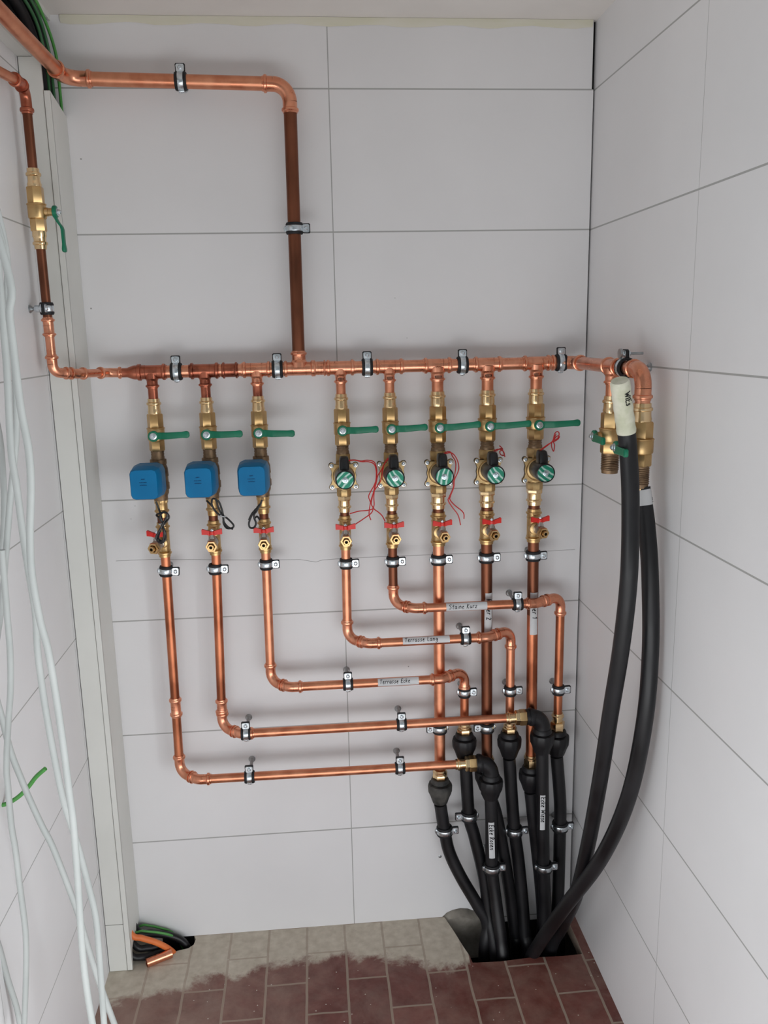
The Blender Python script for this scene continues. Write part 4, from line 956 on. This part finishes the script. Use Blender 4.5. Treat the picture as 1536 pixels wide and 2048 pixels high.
wire('green_cable_end', 'cut end of a green cable sticking out from the left edge', 'cable', px([(-30, 1600), (-5, 1609), (12, 1608), (35, 1595), (55, 1576), (72, 1554), (91, 1537)], -.62), .0038, 'greenwire')
# cables in the ceiling slot, dropping into the duct
zt = 2.16
def slot(label, x0, xo, z0, r, mat, name='ceiling_cable', arcx=None, yb=-.04, grp='cables in the ceiling slot'):
    P = [Vector((x0, -1.12, z0)), Vector((x0, -.8, z0)), Vector((x0, -.5, z0)), Vector((x0 + (xo - x0) * .3, -.25, z0 - .002)), Vector((x0 + (xo - x0) * .7, -.12, z0 - .02)), Vector((xo, yb - .01, z0 - .07)), Vector((xo, yb, z0 - .14)), Vector((xo, yb, 1.9))]
    wire(name, label, 'cable', P, r, mat, grp)
slot('thick black cable in the ceiling slot, nearest the copper pipe', -.600, -.600, 2.205, .012, 'pe', yb=-.05)
slot('thick black cable in the ceiling slot, next to the wires', -.583, -.590, 2.232, .011, 'pe', yb=-.025)
slot('dark green wire in the ceiling slot dropping behind the copper pipe', -.575, -.574, 2.215, .0032, 'greenwire_dark', 'ceiling_wire', yb=-.05)
slot('second dark green wire in the ceiling slot beside the black cables', -.581, -.580, 2.205, .0032, 'greenwire_dark', 'ceiling_wire', yb=-.06)
slot('bright green wire in the ceiling slot arching furthest right', -.566, -.5685, 2.220, .0032, 'greenwire', 'ceiling_wire', yb=-.022)
# conduits at the foot of the duct
wire('orange_conduit', 'orange conduit curving from the foot of the duct into the floor hole', 'conduit', [Vector((-.60, -.075, .16)), at(262, 1868, -.085), at(283, 1876, -.080), at(310, 1884, -.072), at(333, 1895, -.064), at(348, 1907, -.055), Vector((-.468, -.048, -.03)), Vector((-.465, -.042, -.11))], .0075, 'orange')
wire('black_conduit', 'black conduit in front at the foot of the duct, beneath the orange one', 'conduit', [Vector((-.60, -.088, .12)), Vector((-.575, -.088, .030)), Vector((-.545, -.082, .013)), Vector((-.515, -.068, .008)), Vector((-.492, -.045, -.01)), Vector((-.488, -.035, -.10))], .0085, 'pe', 'black conduits at the foot of the duct')
wire('black_conduit', 'black conduit between the orange conduit and the wall', 'conduit', [Vector((-.60, -.040, .16)), Vector((-.565, -.035, .055)), Vector((-.53, -.03, .040)), Vector((-.49, -.026, .028)), Vector((-.455, -.022, .004)), Vector((-.440, -.024, -.03)), Vector((-.438, -.026, -.11))], .0095, 'pe', 'black conduits at the foot of the duct')
wire('black_conduit', 'black conduit lying behind the front one at the foot of the duct', 'conduit', [Vector((-.60, -.065, .14)), Vector((-.568, -.062, .034)), Vector((-.535, -.056, .018)), Vector((-.500, -.040, .002)), Vector((-.490, -.018, -.10))], .0085, 'pe', 'black conduits at the foot of the duct')
wire('green_wire', 'green wire running along the wall at the foot of the duct', 'wire', [Vector((-.60, -.050, .20)), at(264, 1857, -.055), at(285, 1862, -.050), at(315, 1865, -.042), at(340, 1870, -.032), at(358, 1880, -.020), Vector((-.446, -.010, -.05))], .0030, 'greenwire', 'green wires at the foot of the duct')
wire('green_wire', 'pale green wire above the other on the wall at the foot of the duct', 'wire', [Vector((-.60, -.018, .20)), at(268, 1846, -.016), at(290, 1850, -.012), at(320, 1856, -.010), at(348, 1868, -.010), Vector((-.450, -.006, -.05))], .0030, 'greenwire', 'green wires at the foot of the duct')
# copper offcut
a, c = Vector((-.532, -.102, .0115)), Vector((-.474, -.074, .0115)); loc = (a + c) / 2
oc = T('copper_pipe_offcut', 'short bright copper pipe offcut lying on the floor before the duct', 'pipe offcut', loc)
d = (c - a); L = d.length; m = frame(a - loc, d)
b = MB(); b.lathe([(L, .0098), (0, .0098), (0, .0110), (L, .0110), (L, .0098)], m, 28, (False, False)); b.build('pipe', 'copper_fit', oc)
